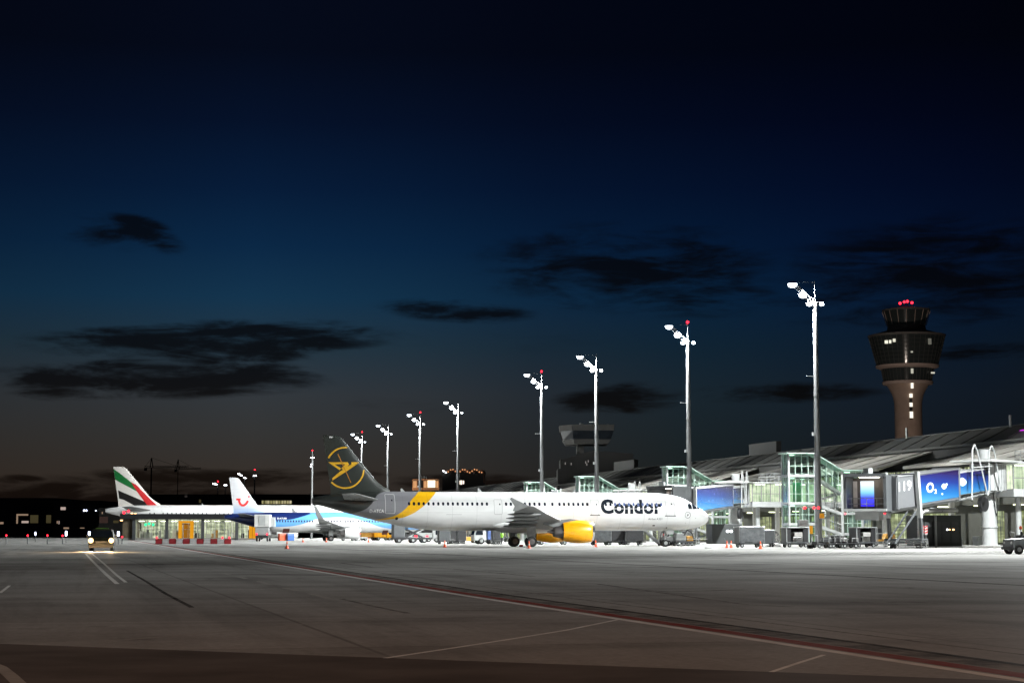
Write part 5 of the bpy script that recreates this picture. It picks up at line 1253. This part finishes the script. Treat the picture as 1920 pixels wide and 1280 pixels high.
def truck(label, loc, rz, cabm, box=None, boxm=None, L=6.0, group=None, red=False, cat='truck', name='service_truck', ch=2.4):
    t = thing(name, label, cat, loc, rz, group)
    m = M(); m.box(-L / 2, -.45, .55, L / 2 - .3, .45, .8); m.build('chassis', D_METAL, t)
    m = M(); x0 = L / 2 - 1.7; m.prism([(x0, .5), (L / 2, .5), (L / 2 + .05, 1.2), (L / 2 - .25, ch), (x0, ch)], 'y', -1.1, 1.1); cb = m.build('cab', cabm, t, bevel=.08)
    m = M(); m.face([(L / 2 + .06, -.95, 1.25), (L / 2 + .06, .95, 1.25), (L / 2 - .2, .9, ch - .15), (L / 2 - .2, -.9, ch - .15)])
    for y in (-1.115, 1.115): m.face([(x0 + .5, y, 1.25), (L / 2 - .15, y, 1.25), (L / 2 - .35, y, ch - .2), (x0 + .5, y, ch - .2)])
    m.build('cab_window', GLASS_D, t)
    if box: m = M(); m.box(-L / 2, -1.15, box[0], x0 - .15, 1.15, box[1]); m.build('cargo_box', boxm or W_METAL, t, bevel=.04)
    for y in (-.8, .8): m = M(); m.box(L / 2 + .02, y - .15, .7, L / 2 + .07, y + .15, .9); m.build('headlight', W_METAL, t)
    for y in (-.85, .85): m = M(); m.box(-L / 2 - .06, y - .12, .72, -L / 2, y + .12, .92); m.build('tail_light', E_RED if red else RED_P, t)
    wheels(t, [(x, y) for x in (-L / 2 + 1.1, L / 2 - 1.0) for y in (-.95, .95)], .45, .3)
    return t
def cone(label, px, py, h=.72):
    q = gnd(px, py); t = thing('traffic_cone', label, 'traffic cone', (q.x, q.y, 0), random.random() * 3, 'traffic cones round the parked airliners')
    m = M(); m.box(-.2, -.2, 0, .2, .2, .05); m.build('base', RED_P, t, bevel=.02)
    m = M(); m.lathe([(.05, .15), (h, .03)], 'z', n=16); m.build('body', ORANGE_P, t, smooth=True)
    m = M(); m.lathe([(h * .45, .107), (h * .62, .085)], 'z', n=16, cap=False); m.build('stripe', W_METAL, t)
def quick(name, label, cat, loc, rz, group=None): return thing(name, label, cat, loc, rz, group)
def GY(px, py):
    q = gnd(px, py); return (q.x, q.y, 0)

baggage_cart('baggage cart with grey tarpaulin side, by the round bridge column left of the stair tower', GY(1405, 1025.8), U0, 'tarp', 2.75, 2.05)
baggage_cart('small baggage cart with dark red cover right behind the grey tarpaulin cart', GY(1436, 1024.5), U0 + R(90), 'dark', 1.5, 1.75)
baggage_cart('open baggage cart with silver parcels in front of the stair tower', GY(1491, 1025.5), U0, 'open', 2.5, 2.0)
baggage_cart('dark open baggage cart with white roof right of the tallest mast', GY(1618, 1025.5), U0 + R(8), 'open', 2.4, 2.0)
for px, py, lab in ((1126, 1021.5, 'grey tarpaulin cart just right of the near yellow engine'), (1153, 1021.2, 'dark baggage cart with navy panel under the airliner cabin'), (1187, 1021.2, 'black curtained baggage cart under the airliner lettering')):
    baggage_cart(lab, GY(px, py), U0, 'tarp' if px == 1126 else 'dark', 2.4, 2.15, 'baggage carts under the white airliner')
for px, py, lab in ((832, 1019.5, 'tall black baggage cart behind the cone under the yellow band'), (851, 1018.8, 'dark grey baggage cart right of the tall black one'), (864, 1018.8, 'second dark grey baggage cart, left of the yellow tug'), (932, 1020, 'dark baggage cart beside the worker in hi-vis')):
    baggage_cart(lab, GY(px, py), U0 + R(90) * (px == 832), 'dark', 1.7 if px < 850 else 1.35, 2.2, 'baggage carts under the white airliner')
tug('yellow baggage tug seen under the airliner belly', GY(877, 1017.5), U0 + R(180), OCHRE, True, 'tugs near the airliners')
tug('grey tow tug standing at the airliner nose wheel', GY(1268, 1022.5), U0 + R(180), M_METAL, False, 'tugs near the airliners', 1.2)
tug('pale grey tug cut off by the right edge of the picture', GY(1921, 1038.5), U0 + R(180), D_METAL, False, 'tugs near the airliners', .8)
# tug load: orange beacon and equipment at the right edge
q = GY(1915, 1036.5); t = quick('beacon_stand', 'orange beacon and bundled equipment on the tug at the right edge', 'beacon', (q[0], q[1], 1.0), U0)
m = M(); m.tube((0, 0, 0), (0, 0, .75), .03); m.build('pole', G_METAL, t); m = M(); m.lathe([(.7, .1), (.85, .12), (.95, .05)], 'z', n=12); m.build('beacon_lamp', ORANGE_P, t, smooth=True)
m = M(); m.box(-.4, -.3, -.05, .35, .3, .3); m.build('case', BLACK, t, bevel=.05); m = M(); m.box(.4, -.25, -.02, .8, .2, .42); m.build('case', RED_P, t, bevel=.05); m = M(); m.path([(-.7, 0, 0), (-.8, .1, .5), (-.5, 0, .45), (-.45, 0, 0)], .03); m.build('rail', W_METAL, t)
# van with open back / blue white vehicle
truck('small white and blue van under the airliner belly left of the main wheels', GY(910, 1019.5), U0 + R(180), W_METAL, (.6, 2.2), mat('blue_grey_box', (.06, .10, .25), .4), 3.6, 'service vehicles near the airliners', True, 'van', 'service_van', 2.1)
truck('white truck cab standing in front of the wave airliner nose', GY(806, 1016.5), U0 + R(-20), W_METAL, (.9, 1.6), W_METAL, 4.6, 'service vehicles near the airliners', True, ch=2.9)
for px, py, lab, mt in ((692, 1012.4, 'orange lit service truck right of the white engine', OCHRE), (716, 1012.4, 'yellow service truck behind the second cone', YEL_P), (741, 1012.2, 'small dark trailer between the yellow truck and the scissor lift', D_METAL)):
    truck(lab, GY(px, py), U0 + R(15), mt, (.7, 2.5), mt, 4.8, 'service vehicles near the airliners')
# scissor lift
t = quick('scissor_lift_truck', 'dark scissor lift truck with raised crossed arms left of the white truck cab', 'lift truck', GY(770, 1017.2), U0)
m = M(); m.box(-2.9, -1.1, .5, 2.9, 1.1, .85); m.build('chassis', BLACK, t, bevel=.04)
m = M()
for y in (-.9, .9):
    for k in range(2):
        z0, z1 = .9 + 1.35 * k, 2.2 + 1.35 * k; m.bar((-.9, y, z0), (1.7, y, z1), .1, .2).bar((-.9, y, z1), (1.7, y, z0), .1, .2)
m.build('scissor_arm', BLACK, t)
m = M(); m.box(-2.9, -1.1, .85, -1.1, 1.1, 3.3); m.build('cab', D_METAL, t, bevel=.08); m = M(); m.box(-1.2, -1.15, 3.6, 2.6, 1.15, 3.75); m.build('platform', D_METAL, t)
for x in (.6, 2.4): m = M(); m.box(x - .2, -1.14, .95, x + .2, -1.08, 1.15); m.build('side_lamp', E_RED, t)
wheels(t, [(x, y) for x in (-2.0, 0.2, 2.0) for y in (-.95, .95)], .42, .28)
t = quick('conveyor_loader', 'pale sloped conveyor loader behind the scissor lift', 'belt loader', GY(792, 1015.5), U0)
m = M(); m.bar((-2.6, 0, 1.0), (2.2, 0, 3.3), 1.0, .35); m.build('belt', W_METAL, t); m = M(); m.box(-2.2, -.8, .4, 1.6, .8, .95); m.build('body', M_METAL, t, bevel=.05); wheels(t, [(x, y) for x in (-1.5, 1.0) for y in (-.7, .7)], .38)
# catering high loader
q = GY(492, 1014.3); t = quick('catering_truck', 'white box high loader with red tail lamps left of the blue wave fuselage', 'catering truck', q, R(90) + U0 * .2)
m = M(); m.box(-1.5, -1.45, 2.75, 4.2, 1.45, 5.1); bx = m.build('lift_box', mat('dull_white_panels', (.55, .55, .54), .5, var=.1), t, bevel=.05)
m = M(); m.box(-1.56, -.55, 3.0, -1.5, .6, 4.85); m.build('shutter', W_METAL, bx); m = M(); m.box(-1.6, -.6, 2.95, -1.56, -.52, 4.9).box(-1.6, .57, 2.95, -1.56, .65, 4.9); m.build('shutter_frame', G_METAL, bx)
m = M()
for y in (-1.0, 1.0): m.bar((1.0, y, 1.2), (3.6, y, 2.7), .15, .2).bar((1.0, y, 2.7), (3.6, y, 1.2), .15, .2)
m.build('scissor_arm', D_METAL, t)
m = M(); m.box(-1.3, -1.3, 1.25, 1.0, 1.3, 2.7); m.build('lower_body', M_METAL, t, bevel=.05); m = M(); m.box(-1.5, -1.2, .6, 6.2, 1.2, 1.2); m.build('chassis', BLACK, t, bevel=.05)
m = M(); m.prism([(4.6, .7), (6.4, .7), (6.4, 1.8), (6.1, 2.9), (4.6, 2.9)], 'y', -1.15, 1.15); m.build('cab', W_METAL, t, bevel=.08)
m = M(); m.box(1.2, -2.2, 2.8, 4.0, -1.46, 4.6); m.build('side_platform', W_METAL, t)
for y in (-1.0, 1.0): m = M(); m.lathe([(-.07, .17), (.0, .15)], 'x', (-1.55, y, 1.35), 12); m.build('tail_light', E_RED, t)
wheels(t, [(x, y) for x in (-.4, 5.0) for y in (-1.0, 1.0)], .48, .32)
# airstair at the nose, forward fuselage stair, ladder
t = quick('mobile_stairs', 'narrow metal steps leaning against the airliner belly ahead of the nose wheel', 'steps', GY(1229, 1022.5), U0)
m = M()
for y in (-.45, .45): m.bar((-1.7, y, 2.1), (.6, y, .15), .06, .2); m.path([(-1.7, y, 3.0), (.6, y, 1.05)], .03)
for k in range(11): f = k / 10; m.box(-1.7 + 2.3 * f - .1, -.45, 2.1 - 1.9 * f, -1.7 + 2.3 * f + .12, .45, 2.13 - 1.9 * f)
m.build('steps', G_METAL, t); m = M(); m.path([(.6, -.45, .1), (.9, -.45, 1.6), (.9, .45, 1.6), (.6, .45, .1)], .05); m.tube((1.1, 0, .0), (1.1, 0, 1.5), .08); m.build('frame', D_METAL, t); wheels(t, [(.6, -.5), (.6, .5)], .15, .1)
m = M(); m.lathe([(-.05, .09), (.0, .08)], 'y', (.95, -.5, 1.3), 10); m.build('warning_lamp', E_RED, t)
t = quick('mobile_stairs', 'pale covered steps descending right below the airliner nose tip', 'steps', P(222, 76), U0)
m = M()
for y in (-.5, .5): m.bar((-2.0, y, 3.0), (1.4, y, .2), .08, .45)
for k in range(13): f = k / 12; m.box(-2 + 3.4 * f - .12, -.5, 3.0 - 2.8 * f, -2 + 3.4 * f + .14, .5, 3.03 - 2.8 * f)
m.build('steps', W_METAL, t); m = M(); m.box(-2.6, -.7, 3.0, -1.9, .7, 3.1); m.tube((-2.3, 0, 0), (-2.3, 0, 3.0), .09); m.build('platform', W_METAL, t)
t = quick('ground_power_unit', 'ground power cart with rails and hoses by the airliner nose wheel', 'power unit', GY(1288, 1022.8), U0)
m = M(); m.box(-1.6, -.7, .35, .8, .7, .55); m.build('chassis', D_METAL, t); m = M(); m.box(-1.5, -.6, .55, -.3, .6, 1.45); m.build('housing', M_METAL, t, bevel=.05); m = M(); m.box(-.2, -.6, .55, .6, .6, 1.15); m.build('housing', OCHRE, t, bevel=.05)
m = M(); m.path([(.9, -.7, .1), (.9, -.7, 2.3), (.9, .7, 2.3), (.9, .7, .1)], .05).path([(-1.6, -.75, .8), (2.3, -.75, .8)], .03).path([(-1.6, -.75, .2), (2.3, -.75, .2), (2.5, -.3, .2)], .03); m.build('rail', W_METAL, t)
m = M(); m.path([(-.6, -.7, 1.2), (-.2, -.9, 1.9), (.4, -.7, 1.5), (.7, -.6, .6)], .06); m.build('hose', BLACK, t); wheels(t, [(x, y) for x in (-1.3, .4) for y in (-.65, .65)], .22, .14)
# flat trolley under the engines
t = quick('flat_trolley', 'long low white trolley on the ground below the yellow engines', 'trolley', GY(1034, 1020.5), U0)
m = M(); m.box(-2.1, -.8, .42, 2.1, .8, .58); m.build('deck', W_METAL, t, bevel=.02); m = M(); m.box(-.6, -.82, .45, .9, -.8, .56); m.build('side_panel', NAVY, t); wheels(t, [(x, y) for x in (-1.5, 1.6) for y in (-.65, .65)], .26, .16)
for px, lab in ((652, 'low trolley under the white engine, left one'), (676, 'low trolley under the white engine, right one')):
    t = quick('flat_trolley', lab, 'trolley', GY(px, 1013), U0, 'low trolleys under the white engine'); m = M(); m.box(-1.4, -.8, .5, 1.4, .8, .75); m.build('deck', W_METAL, t); wheels(t, [(x, y) for x in (-1, 1) for y in (-.6, .6)], .28)
# dollies between mast and white-roof cart
for i, (px, py, lab) in enumerate(((1545, 1026.5, 'low dark dolly at the foot of the tallest mast'), (1566, 1026.8, 'low dark dolly in the middle of the row right of the mast'), (1587, 1026.5, 'low dark dolly at the right end of the row'))):
    t = quick('container_dolly', lab, 'dolly', GY(px, py), U0, 'low dollies by the tallest mast')
    m = M(); m.box(-1.0, -.7, .42, 1.0, .7, .5)
    for x in (-.95, -.3, .3, .95): m.box(x - .04, -.72, .3, x + .04, .72, .62)
    m.tube((-1.0, 0, .4), (-1.5, 0, .3), .04); m.build('deck', BLACK, t); m = M(); m.path([(-.95, -.7, .5), (-.95, -.7, 1.25), (-.95, .7, 1.25), (-.95, .7, .5)], .04); m.path([(.95, -.7, .5), (.95, -.7, .95), (.95, .7, .95), (.95, .7, .5)], .04); m.build('rail', G_METAL, t)
    wheels(t, [(x, y) for x in (-.75, .75) for y in (-.6, .6)], .2, .14)
for i, (px, py, w_, d_, h, mt, lab) in enumerate(((1552, 1024, 1.2, .8, 1.0, D_METAL, 'dark equipment case behind the left dolly'), (1572, 1024, 1.5, .8, 1.15, BLACK, 'black equipment case behind the middle dolly'), (1590, 1024.6, 1.0, .8, .95, SILV, 'shiny silver drum case beside the white-roof cart'), (1519, 1028, .42, .4, .4, BLACK, 'small black cube shaped box alone on the bright apron'), (1328, 1027.5, .62, .4, .1, BLACK, 'flat black slab on the apron in front of the airliner nose'),
        (544, 1013, 1.5, 1.0, 1.5, BLUE_P, 'blue crate below the tail of the wave airliner'), (529, 1013, 1.6, 1.0, 1.5, ORANGE_P, 'orange cover beside the blue crate'), (977, 1024.5, .35, .3, .22, RED_P, 'small red chock between the main wheels'), (1790, 1023.5, 1.6, .9, 1.0, D_METAL, 'dark bench like stand in front of the grey plant container'), (1836, 1023.5, 1.5, .7, 1.1, M_METAL, 'grey low rail box left of the round column'))):
    t = quick('equipment_case', lab, 'case', GY(px, py), U0 + R(3 * i)); m = M(); m.box(-w_ / 2, -d_ / 2, .02, w_ / 2, d_ / 2, h); m.build('body', mt, t, bevel=.03)
    if h > .3: m = M(); m.box(-w_ / 2 - .015, -d_ / 2 - .015, h * .82, w_ / 2 + .015, d_ / 2 + .015, h * .87); m.build('lid_rim', G_METAL, t)
# hose reel
t = quick('hose_reel', 'round metal hose reel between the two baggage carts', 'hose reel', P(*(lambda v: (v.y * CT - v.x * ST, v.x * CT + v.y * ST))(gnd(1449, 1023.5))), U0)
m = M(); ring_ = [(.75 * math.cos(q), -.25, .95 + .75 * math.sin(q)) for q in [2 * math.pi * k / 24 for k in range(25)]]; m.path(ring_, .05); m.path([(x, .25, z) for x, y, z in ring_], .05)
for k in range(6): q = math.pi * k / 6; m.tube((.75 * math.cos(q), -.25, .95 + .75 * math.sin(q)), (-.75 * math.cos(q), -.25, .95 - .75 * math.sin(q)), .03)
m.tube((0, -.3, .95), (0, .3, .95), .12); m.box(-.8, -.35, .0, .8, .35, .15); m.build('reel', SILV, t)
# yellow trailer and loader behind the open cab
t = quick('yellow_trailer', 'ochre flat trailer under the open bridge cab', 'trailer', GY(1657, 1023.5), U0)
m = M(); m.box(-1.9, -.8, .55, 1.9, .8, .78); m.prism([(-.2, .78), (1.3, .78), (1.0, 1.5), (.3, 1.5)], 'y', -.6, .6); m.build('body', OCHRE, t, bevel=.03); m = M(); m.box(-1.4, -.6, .78, -.5, .6, 2.0); m.build('equipment', BLACK, t); m = M(); m.path([(-1.1, -.85, .3), (-1.1, -.85, 2.1)], .04).path([(-1.5, -.85, 1.4), (.6, -.85, 1.5)], .04); m.build('rail', W_METAL, t)
wheels(t, [(x, y) for x in (-1.3, 1.2) for y in (-.7, .7)], .3)
t = quick('tow_tractor', 'ochre tow tractor behind the bridge wheels with a small yellow plate', 'tractor', GY(1757, 1023), U0)
m = M(); m.prism([(-2.0, .45), (2.1, .45), (2.2, .9), (1.6, 1.7), (.4, 1.75), (-.2, 1.35), (-2.0, 1.3)], 'y', -1.0, 1.0); m.build('body', OCHRE, t, bevel=.08); m = M(); m.box(-.9, -.8, 1.35, .2, .8, 2.1); m.build('cab', BLACK, t, bevel=.05)
m = M(); m.path([(-1.9, -.9, 1.3), (-1.9, -.9, 2.0), (1.2, -.9, 2.1), (1.5, -.9, 1.7)], .04); m.build('rail', OCHRE, t); m = M(); m.box(.1, -1.04, .62, .95, -1.0, 1.15); m.build('plate', YEL_P, t); wheels(t, [(x, y) for x in (-1.3, 1.4) for y in (-.85, .85)], .42, .3)
for px, lab in ((1729.5, 'left red and white warning board above the bridge wheels'), (1736.5, 'right red and white warning board above the bridge wheels')):
    q = at(px, 1000, 178); t = quick('warning_board', lab, 'warning board', (q.x, q.y, 1.35), U0, 'warning boards'); m = M(); m.box(-.14, -.02, 0, .14, .02, .8); m.build('board', W_METAL, t)
    for k in range(3): m = M(); m.prism([(-.14, .05 + .27 * k), (.14, .15 + .27 * k), (.14, .29 + .27 * k), (-.14, .19 + .27 * k)], 'y', -.035, -.022); m.build('stripe', RED_P, t)
    m = M(); m.tube((0, .03, -1.35), (0, .03, .4), .025); m.build('post', G_METAL, t)
# plant container with big elbow pipe under the bridge
t = quick('plant_container', 'large dark grey technical container under the printed bridge', 'container', P(177, 88.2), U0)
m = M(); m.box(-2.6, 0, .1, 2.1, 3.0, 3.3); m.build('body', mat('container_paint', (.035, .038, .038), .5, var=.2), t, bevel=.05)
m = M()
for x in (-2.0, -1.0, 0, 1.0): m.box(x, -.04, .5, x + .8, 0, 2.6)
m.build('door', mat('container_door', (.05, .053, .055), .45), t)
for k, x in enumerate((.45, .75, 1.1)): m = M(); m.box(x, -.06, 1.75, x + (.14, .1, .2)[k], -.04, 1.9); m.build('indicator_lamp', E_WARM if k else E_WHITE, t)
m = M(); m.tube((-.9, -.3, 0), (-.9, -.3, 3.2), .12, n=10); m.build('downpipe', W_METAL, t)
t = quick('air_duct', 'thick silver elbow pipe rising beside the dark container', 'pipe', P(176, 85.2), U0)
m = M(); m.path([(0, 0, 0), (0, 0, 3.0), (.12, 0, 3.35), (.45, 0, 3.6), (.9, 0, 3.7), (4.2, 0, 3.8)], .26, 16); m.build('duct', mat('brushed_duct', (.45, .44, .42), .3, .7, var=.15), t, smooth=True)
m = M(); m.box(.9, -.5, 3.95, 3.8, .4, 4.05); m.build('cover', W_METAL, t)
t = quick('bridge_service_container', 'dark service container under the far blue bridge by the airliner nose', 'container', P(236, 87.5), U0)
m = M(); m.box(-3.2, 0, .1, 1.0, 2.5, 2.7); m.build('body', MATS['container_paint'], t, bevel=.05)
for x in (-1.2, -.7): m = M(); m.box(x, -.05, 1.6, x + .3, -.01, 1.9); m.build('indicator_lamp', E_WHITE, t)
# grey concrete pillar box with yellow beacon, beside the mast
t = quick('control_cabinet', 'grey tall cabinet with a yellow sign at the foot of the tallest mast', 'cabinet', P(214.5, 88.6), U0)
m = M(); m.box(-.8, 0, 0, .5, .5, 3.1); m.build('body', M_METAL, t, bevel=.03); m = M(); m.box(.6, -.05, 1.4, 1.0, 0, 2.4); m.build('sign', YEL_P, t); m = M(); m.tube((.8, 0, 0), (.8, 0, 2.4), .04); m.build('post', G_METAL, t)
t = quick('warning_beacon', 'red warning lights on a bracket at the tallest mast', 'warning light', P(213.6, 89.3, 4.35), U0)
m = M(); m.bar((-1.6, 0, .25), (.9, 0, .25), .08, .1); m.build('bracket', W_METAL, t)
for x in (-1.1, 0.1, .7): m = M(); m.lathe(ball(.14), 'z', (x, -.08, .2), 12); m.build('warning_lamp', emat('strong_red_lamp', (1, .01, .015), 14), t, smooth=True)
q = quick('sign_plate', 'small yellow square plate on the tallest mast', 'sign', P(214.9, 91.0, 3.6), U0); m = M(); m.box(-.3, -.03, -.3, .3, 0, .3); m.build('plate', YEL_P, q)
m = M(); m.box(-.33, 0, -.33, .33, .03, .33); m.build('backing', G_METAL, q)

# cones
for i, (px, py, lab) in enumerate(((538, 1028.4, 'traffic cone alone on the apron below the blue wave airliner tail'), (612, 1015.8, 'traffic cone in front of the wave airliner main wheels'), (568, 1015.6, 'thin traffic cone left of the wave airliner wheels'), (691, 1015.8, 'traffic cone right of the white engine'),
        (834, 1025.6, 'traffic cone on the apron under the yellow band'), (992, 1027.6, 'traffic cone in front of the main wheel'), (1117, 1025, 'traffic cone just right of the near yellow engine'), (1363, 1026.5, 'left cone of the pair before the round bridge column'), (1371, 1026.5, 'right cone of the pair before the round bridge column'),
        (1426, 1028.4, 'traffic cone in front of the grey tarpaulin cart'), (1512, 1024.5, 'traffic cone at the right side of the open baggage cart'))): cone(lab, px, py)
# barriers
for k in range(11):
    px = 298 + k * 12.9; q = gnd(px, 1019.2); red = k % 2 == 0
    t = thing('water_barrier', '%s water filled barrier, %s of the row in front of the glazed pavilion' % ('red' if red else 'white', ('first', 'second', 'third', 'fourth', 'fifth', 'sixth', 'seventh', 'eighth', 'ninth', 'tenth', 'last')[k]), 'barrier', (q.x, q.y, 0), U0 * .3, 'red and white barriers')
    m = M(); m.prism([(-.3, 0), (.3, 0), (.27, .2), (.12, .45), (.1, .72), (-.1, .72), (-.12, .45), (-.27, .2)], 'x', -.47, .47); m.build('body', mat('barrier_red', (.24, .015, .02), .6) if red else mat('barrier_white', (.38, .37, .37), .6), t, bevel=.03)
    m = M(); m.box(-.5, -.12, .1, -.47, .12, .6).box(.1, -.14, .72, .3, .14, .75); m.build('connector', D_METAL, t)
    if k in (0, 9, 10): m = M(); m.lathe([(0, .08), (.12, .13), (.24, .07)], 'z', (-.3 if k == 0 else .2, 0, .75), 10); m.build('warning_lamp', E_RED, t, smooth=True)
# taxiway lights far left
for i, (px, py) in enumerate(((12, 1004.6), (52, 1004.8), (89, 1004.6), (117.5, 1005.2), (229, 1007.5))):
    Yd = 260.0; q = at(px, 1001, Yd); t = thing('obstruction_light', ('leftmost', 'second from the left', 'third from the left', 'fourth from the left', 'lone')[i] + ' low red light on the dark apron' + ('' if i < 4 else ' right of the van'), 'light', (q.x, q.y, 0), 0, 'low red lights')
    m = M(); m.tube((0, 0, 0), (0, 0, at(px, py, Yd).z), .06); m.build('post', D_METAL, t); m = M(); m.lathe(ball(.13), 'z', (0, 0, max(.35, at(px, py - 1.5, Yd).z)), 10); m.build('lamp', E_RED, t, smooth=True)
for i, (px, y0, y1, Yd) in enumerate(((124, 995, 1004, 300), (66.5, 997, 1003, 330), (167.5, 996, 1003, 250), (222, 996, 1004, 250))):
    q = at(px, 1001, Yd); t = thing('light_column', 'short bluish white light column, ' + ('left of the van beside the fourth red light', 'between the first and second red lights', 'directly left of the van roof', 'directly right of the van')[i], 'light', (q.x, q.y, 0), 0, 'bluish light columns')
    z0, z1 = at(px, y1, Yd).z, at(px, y0, Yd).z; m = M(); m.tube((0, 0, z0), (0, 0, z1), .1 if i in (1,) else .15, n=8); m.build('lamp', E_BLUEW, t); m = M(); m.tube((0, 0.05, 0), (0, 0.05, z0 + .05), .05); m.build('post', D_METAL, t)

# ------------------------------------------------------------------ van with headlamps
q = gnd(189, 1033.5); t = thing('follow_me_van', 'dark greenish van driving towards the camera with glowing headlamps', 'van', (q.x, q.y, 0), R(-80)); VP = mat('olive_yellow_van_paint', (.02, .021, .012), .35, coat=.4)
def vring(z, x0, x1, w_): return [(x0, -w_, z), (x1, -w_, z), (x1 + .06, 0, z), (x1, w_, z), (x0, w_, z)]
m = M(); m.loft([vring(.32, -4.3, -.02, .92), vring(.55, -4.35, .05, .98), vring(.85, -4.35, .02, .99), vring(1.08, -4.33, -.25, .95)]); m.build('body', VP, t, bevel=.05)
m = M(); m.loft([vring(1.08, -4.3, -.35, .93), vring(1.68, -4.2, -1.25, .76), vring(1.76, -4.1, -1.45, .68)]); m.build('cabin', VP, t, bevel=.04)
m = M(); m.face([(-.40, -.84, 1.12), (-.36, 0, 1.12), (-.40, .84, 1.12), (-1.17, .70, 1.64), (-1.12, 0, 1.65), (-1.17, -.70, 1.64)])
for v in m.bm.verts: v.co.x += .035
m.build('windscreen', GLASS_D, t)
for s_ in (-1, 1): m = M(); m.face([(-.75, s_ * .935, 1.14), (-3.9, s_ * .94, 1.14), (-3.8, s_ * .80, 1.62), (-1.35, s_ * .79, 1.62)]); m.build('side_window', GLASS_D, t)
for s_ in (-1, 1):
    m = M(); m.lathe([(.0, .2), (.06, .2), (.14, .12), (.16, .03)], 'x', (.0, s_ * .78, .86), 16); m.build('headlight', E_HEAD, t, smooth=True)
    m = M(); m.box(-.85, s_ * 1.0, 1.1, -.72, s_ * 1.2, 1.32); m.build('mirror', W_METAL if s_ == 1 else BLACK, t, bevel=.03)
    flood(t, (.16, s_ * .78, .84), (1, 0, -.35), 9000, 150, .6, .12, (1, .66, .32), 'headlamp_spill')
    flood(t, (.15, s_ * .78, .8), (1, 0, -.055), 60000, 50, .7, .12, (1, .68, .36), 'headlamp_beam')
m = M(); m.box(.05, -.45, .6, .09, .45, .82); m.build('grille', BLACK, t); m = M(); m.box(-.1, -.95, .3, .12, .95, .5); m.build('bumper', BLACK, t, bevel=.03)
m = M(); m.box(-2.0, -.5, 1.76, -1.8, .5, 1.86); m.build('light_bar', mat('green_lamp_cover', (.05, .3, .02), .3), t)
wheels(t, [(x, y) for x in (-.85, -3.5) for y in (-.82, .82)], .33, .22)

# ------------------------------------------------------------------ people
def person(label, loc, rz, vest, trousers, group=None, lean=0.0):
    t = thing('person', label, 'person', loc, rz, group)
    J = dict(pel=(0, 0, .95), che=(lean * .5, 0, 1.32), nec=(lean * .8, 0, 1.50), hed=(lean, 0, 1.66), top=(lean, 0, 1.78), shL=(lean * .7, .2, 1.43), shR=(lean * .7, -.2, 1.43), elL=(lean * .6 + .03, .27, 1.15), elR=(lean * .6 + .05, -.27, 1.15), haL=(.18, .25, .93), haR=(.22, -.25, .95),
             hiL=(0, .1, .9), hiR=(0, -.1, .9), knL=(.05, .13, .5), knR=(0, -.13, .5), anL=(0, .14, .08), anR=(-.06, -.14, .08), toL=(.16, .15, .04), toR=(.1, -.15, .04))
    E = [('pel', 'che'), ('che', 'nec'), ('nec', 'hed'), ('hed', 'top'), ('che', 'shL'), ('shL', 'elL'), ('elL', 'haL'), ('che', 'shR'), ('shR', 'elR'), ('elR', 'haR'), ('pel', 'hiL'), ('hiL', 'knL'), ('knL', 'anL'), ('anL', 'toL'), ('pel', 'hiR'), ('hiR', 'knR'), ('knR', 'anR'), ('anR', 'toR')]
    RD = dict(pel=.14, che=.16, nec=.06, hed=.1, top=.07, shL=.075, shR=.075, elL=.05, elR=.05, haL=.035, haR=.035, hiL=.1, hiR=.1, knL=.07, knR=.07, anL=.05, anR=.05, toL=.045, toR=.045)
    ks = list(J); me = bpy.data.meshes.new('body'); me.from_pydata([J[k] for k in ks], [(ks.index(a), ks.index(b)) for a, b in E], []); o = bpy.data.objects.new('body', me); COL.objects.link(o); o.parent = t
    sk = o.modifiers.new('skin', 'SKIN'); 
    for k, v in zip(ks, me.skin_vertices[0].data): v.radius = (RD[k], RD[k]); v.use_root = (k == 'pel')
    o.modifiers.new('sub', 'SUBSURF').levels = 1; o.modifiers['sub'].render_levels = 1; me.materials.append(trousers)
    m = M(); m.lathe([(.92, .17), (1.15, .19), (1.40, .215), (1.49, .1)], 'z', (lean * .5, 0, 0), 16); m.build('vest', vest, t, smooth=True)
    m = M(); m.lathe([(1.64, .105), (1.72, .11), (1.80, .06)], 'z', (lean, 0, 0), 12); m.build('cap', BLACK, t, smooth=True)
person('worker in a hi-vis green vest standing left of the main wheels', GY(941, 1020.5), U0, HIVIS, BLACK, 'ground crew')
person('dark dressed worker by the nose wheel looking at the tow tug', GY(1252, 1021.5), U0 + R(180), mat('dark_jacket', (.03, .03, .04), .8), BLACK, 'ground crew', .12)

# ------------------------------------------------------------------ street lamp behind the camera, added fill spots for the towers
t = thing('street_lamp', 'tall sodium street lamp standing behind the camera', 'street lamp', (5, -28, 0), 0)
m = M(); m.tube((0, 0, 0), (0, 0, 15), .16, .1, n=12); m.build('pole', G_METAL, t, smooth=True); m = M(); m.bar((0, 0, 15), (0, 2.2, 15.3), .12, .12); m.build('arm', G_METAL, t)
m = M(); m.box(-.3, 1.7, 15.15, .3, 3.0, 15.4); m.build('lamp_housing', G_METAL, t, bevel=.05); m = M(); m.box(-.25, 1.8, 15.1, .25, 2.9, 15.14); m.build('lamp_glass', E_WARM, t)
flood(t, (0, 2.4, 15.0), (.12, 1, -.34), SOD * 1.1, 118, 1.0, .4, (1, .43, .17), 'sodium_beam')
flood(ct, (-35, -120, 16), (.28, 1, .35), 115000, 60, .8, 1.0, (1, .84, .72), 'tower_fill'); flood(ap, (-14, -10, 12), (.7, .45, 1), 220, 90, .8, .5, (1, .97, .85), 'tower_fill')  # unseen fill spots added to brighten both towers
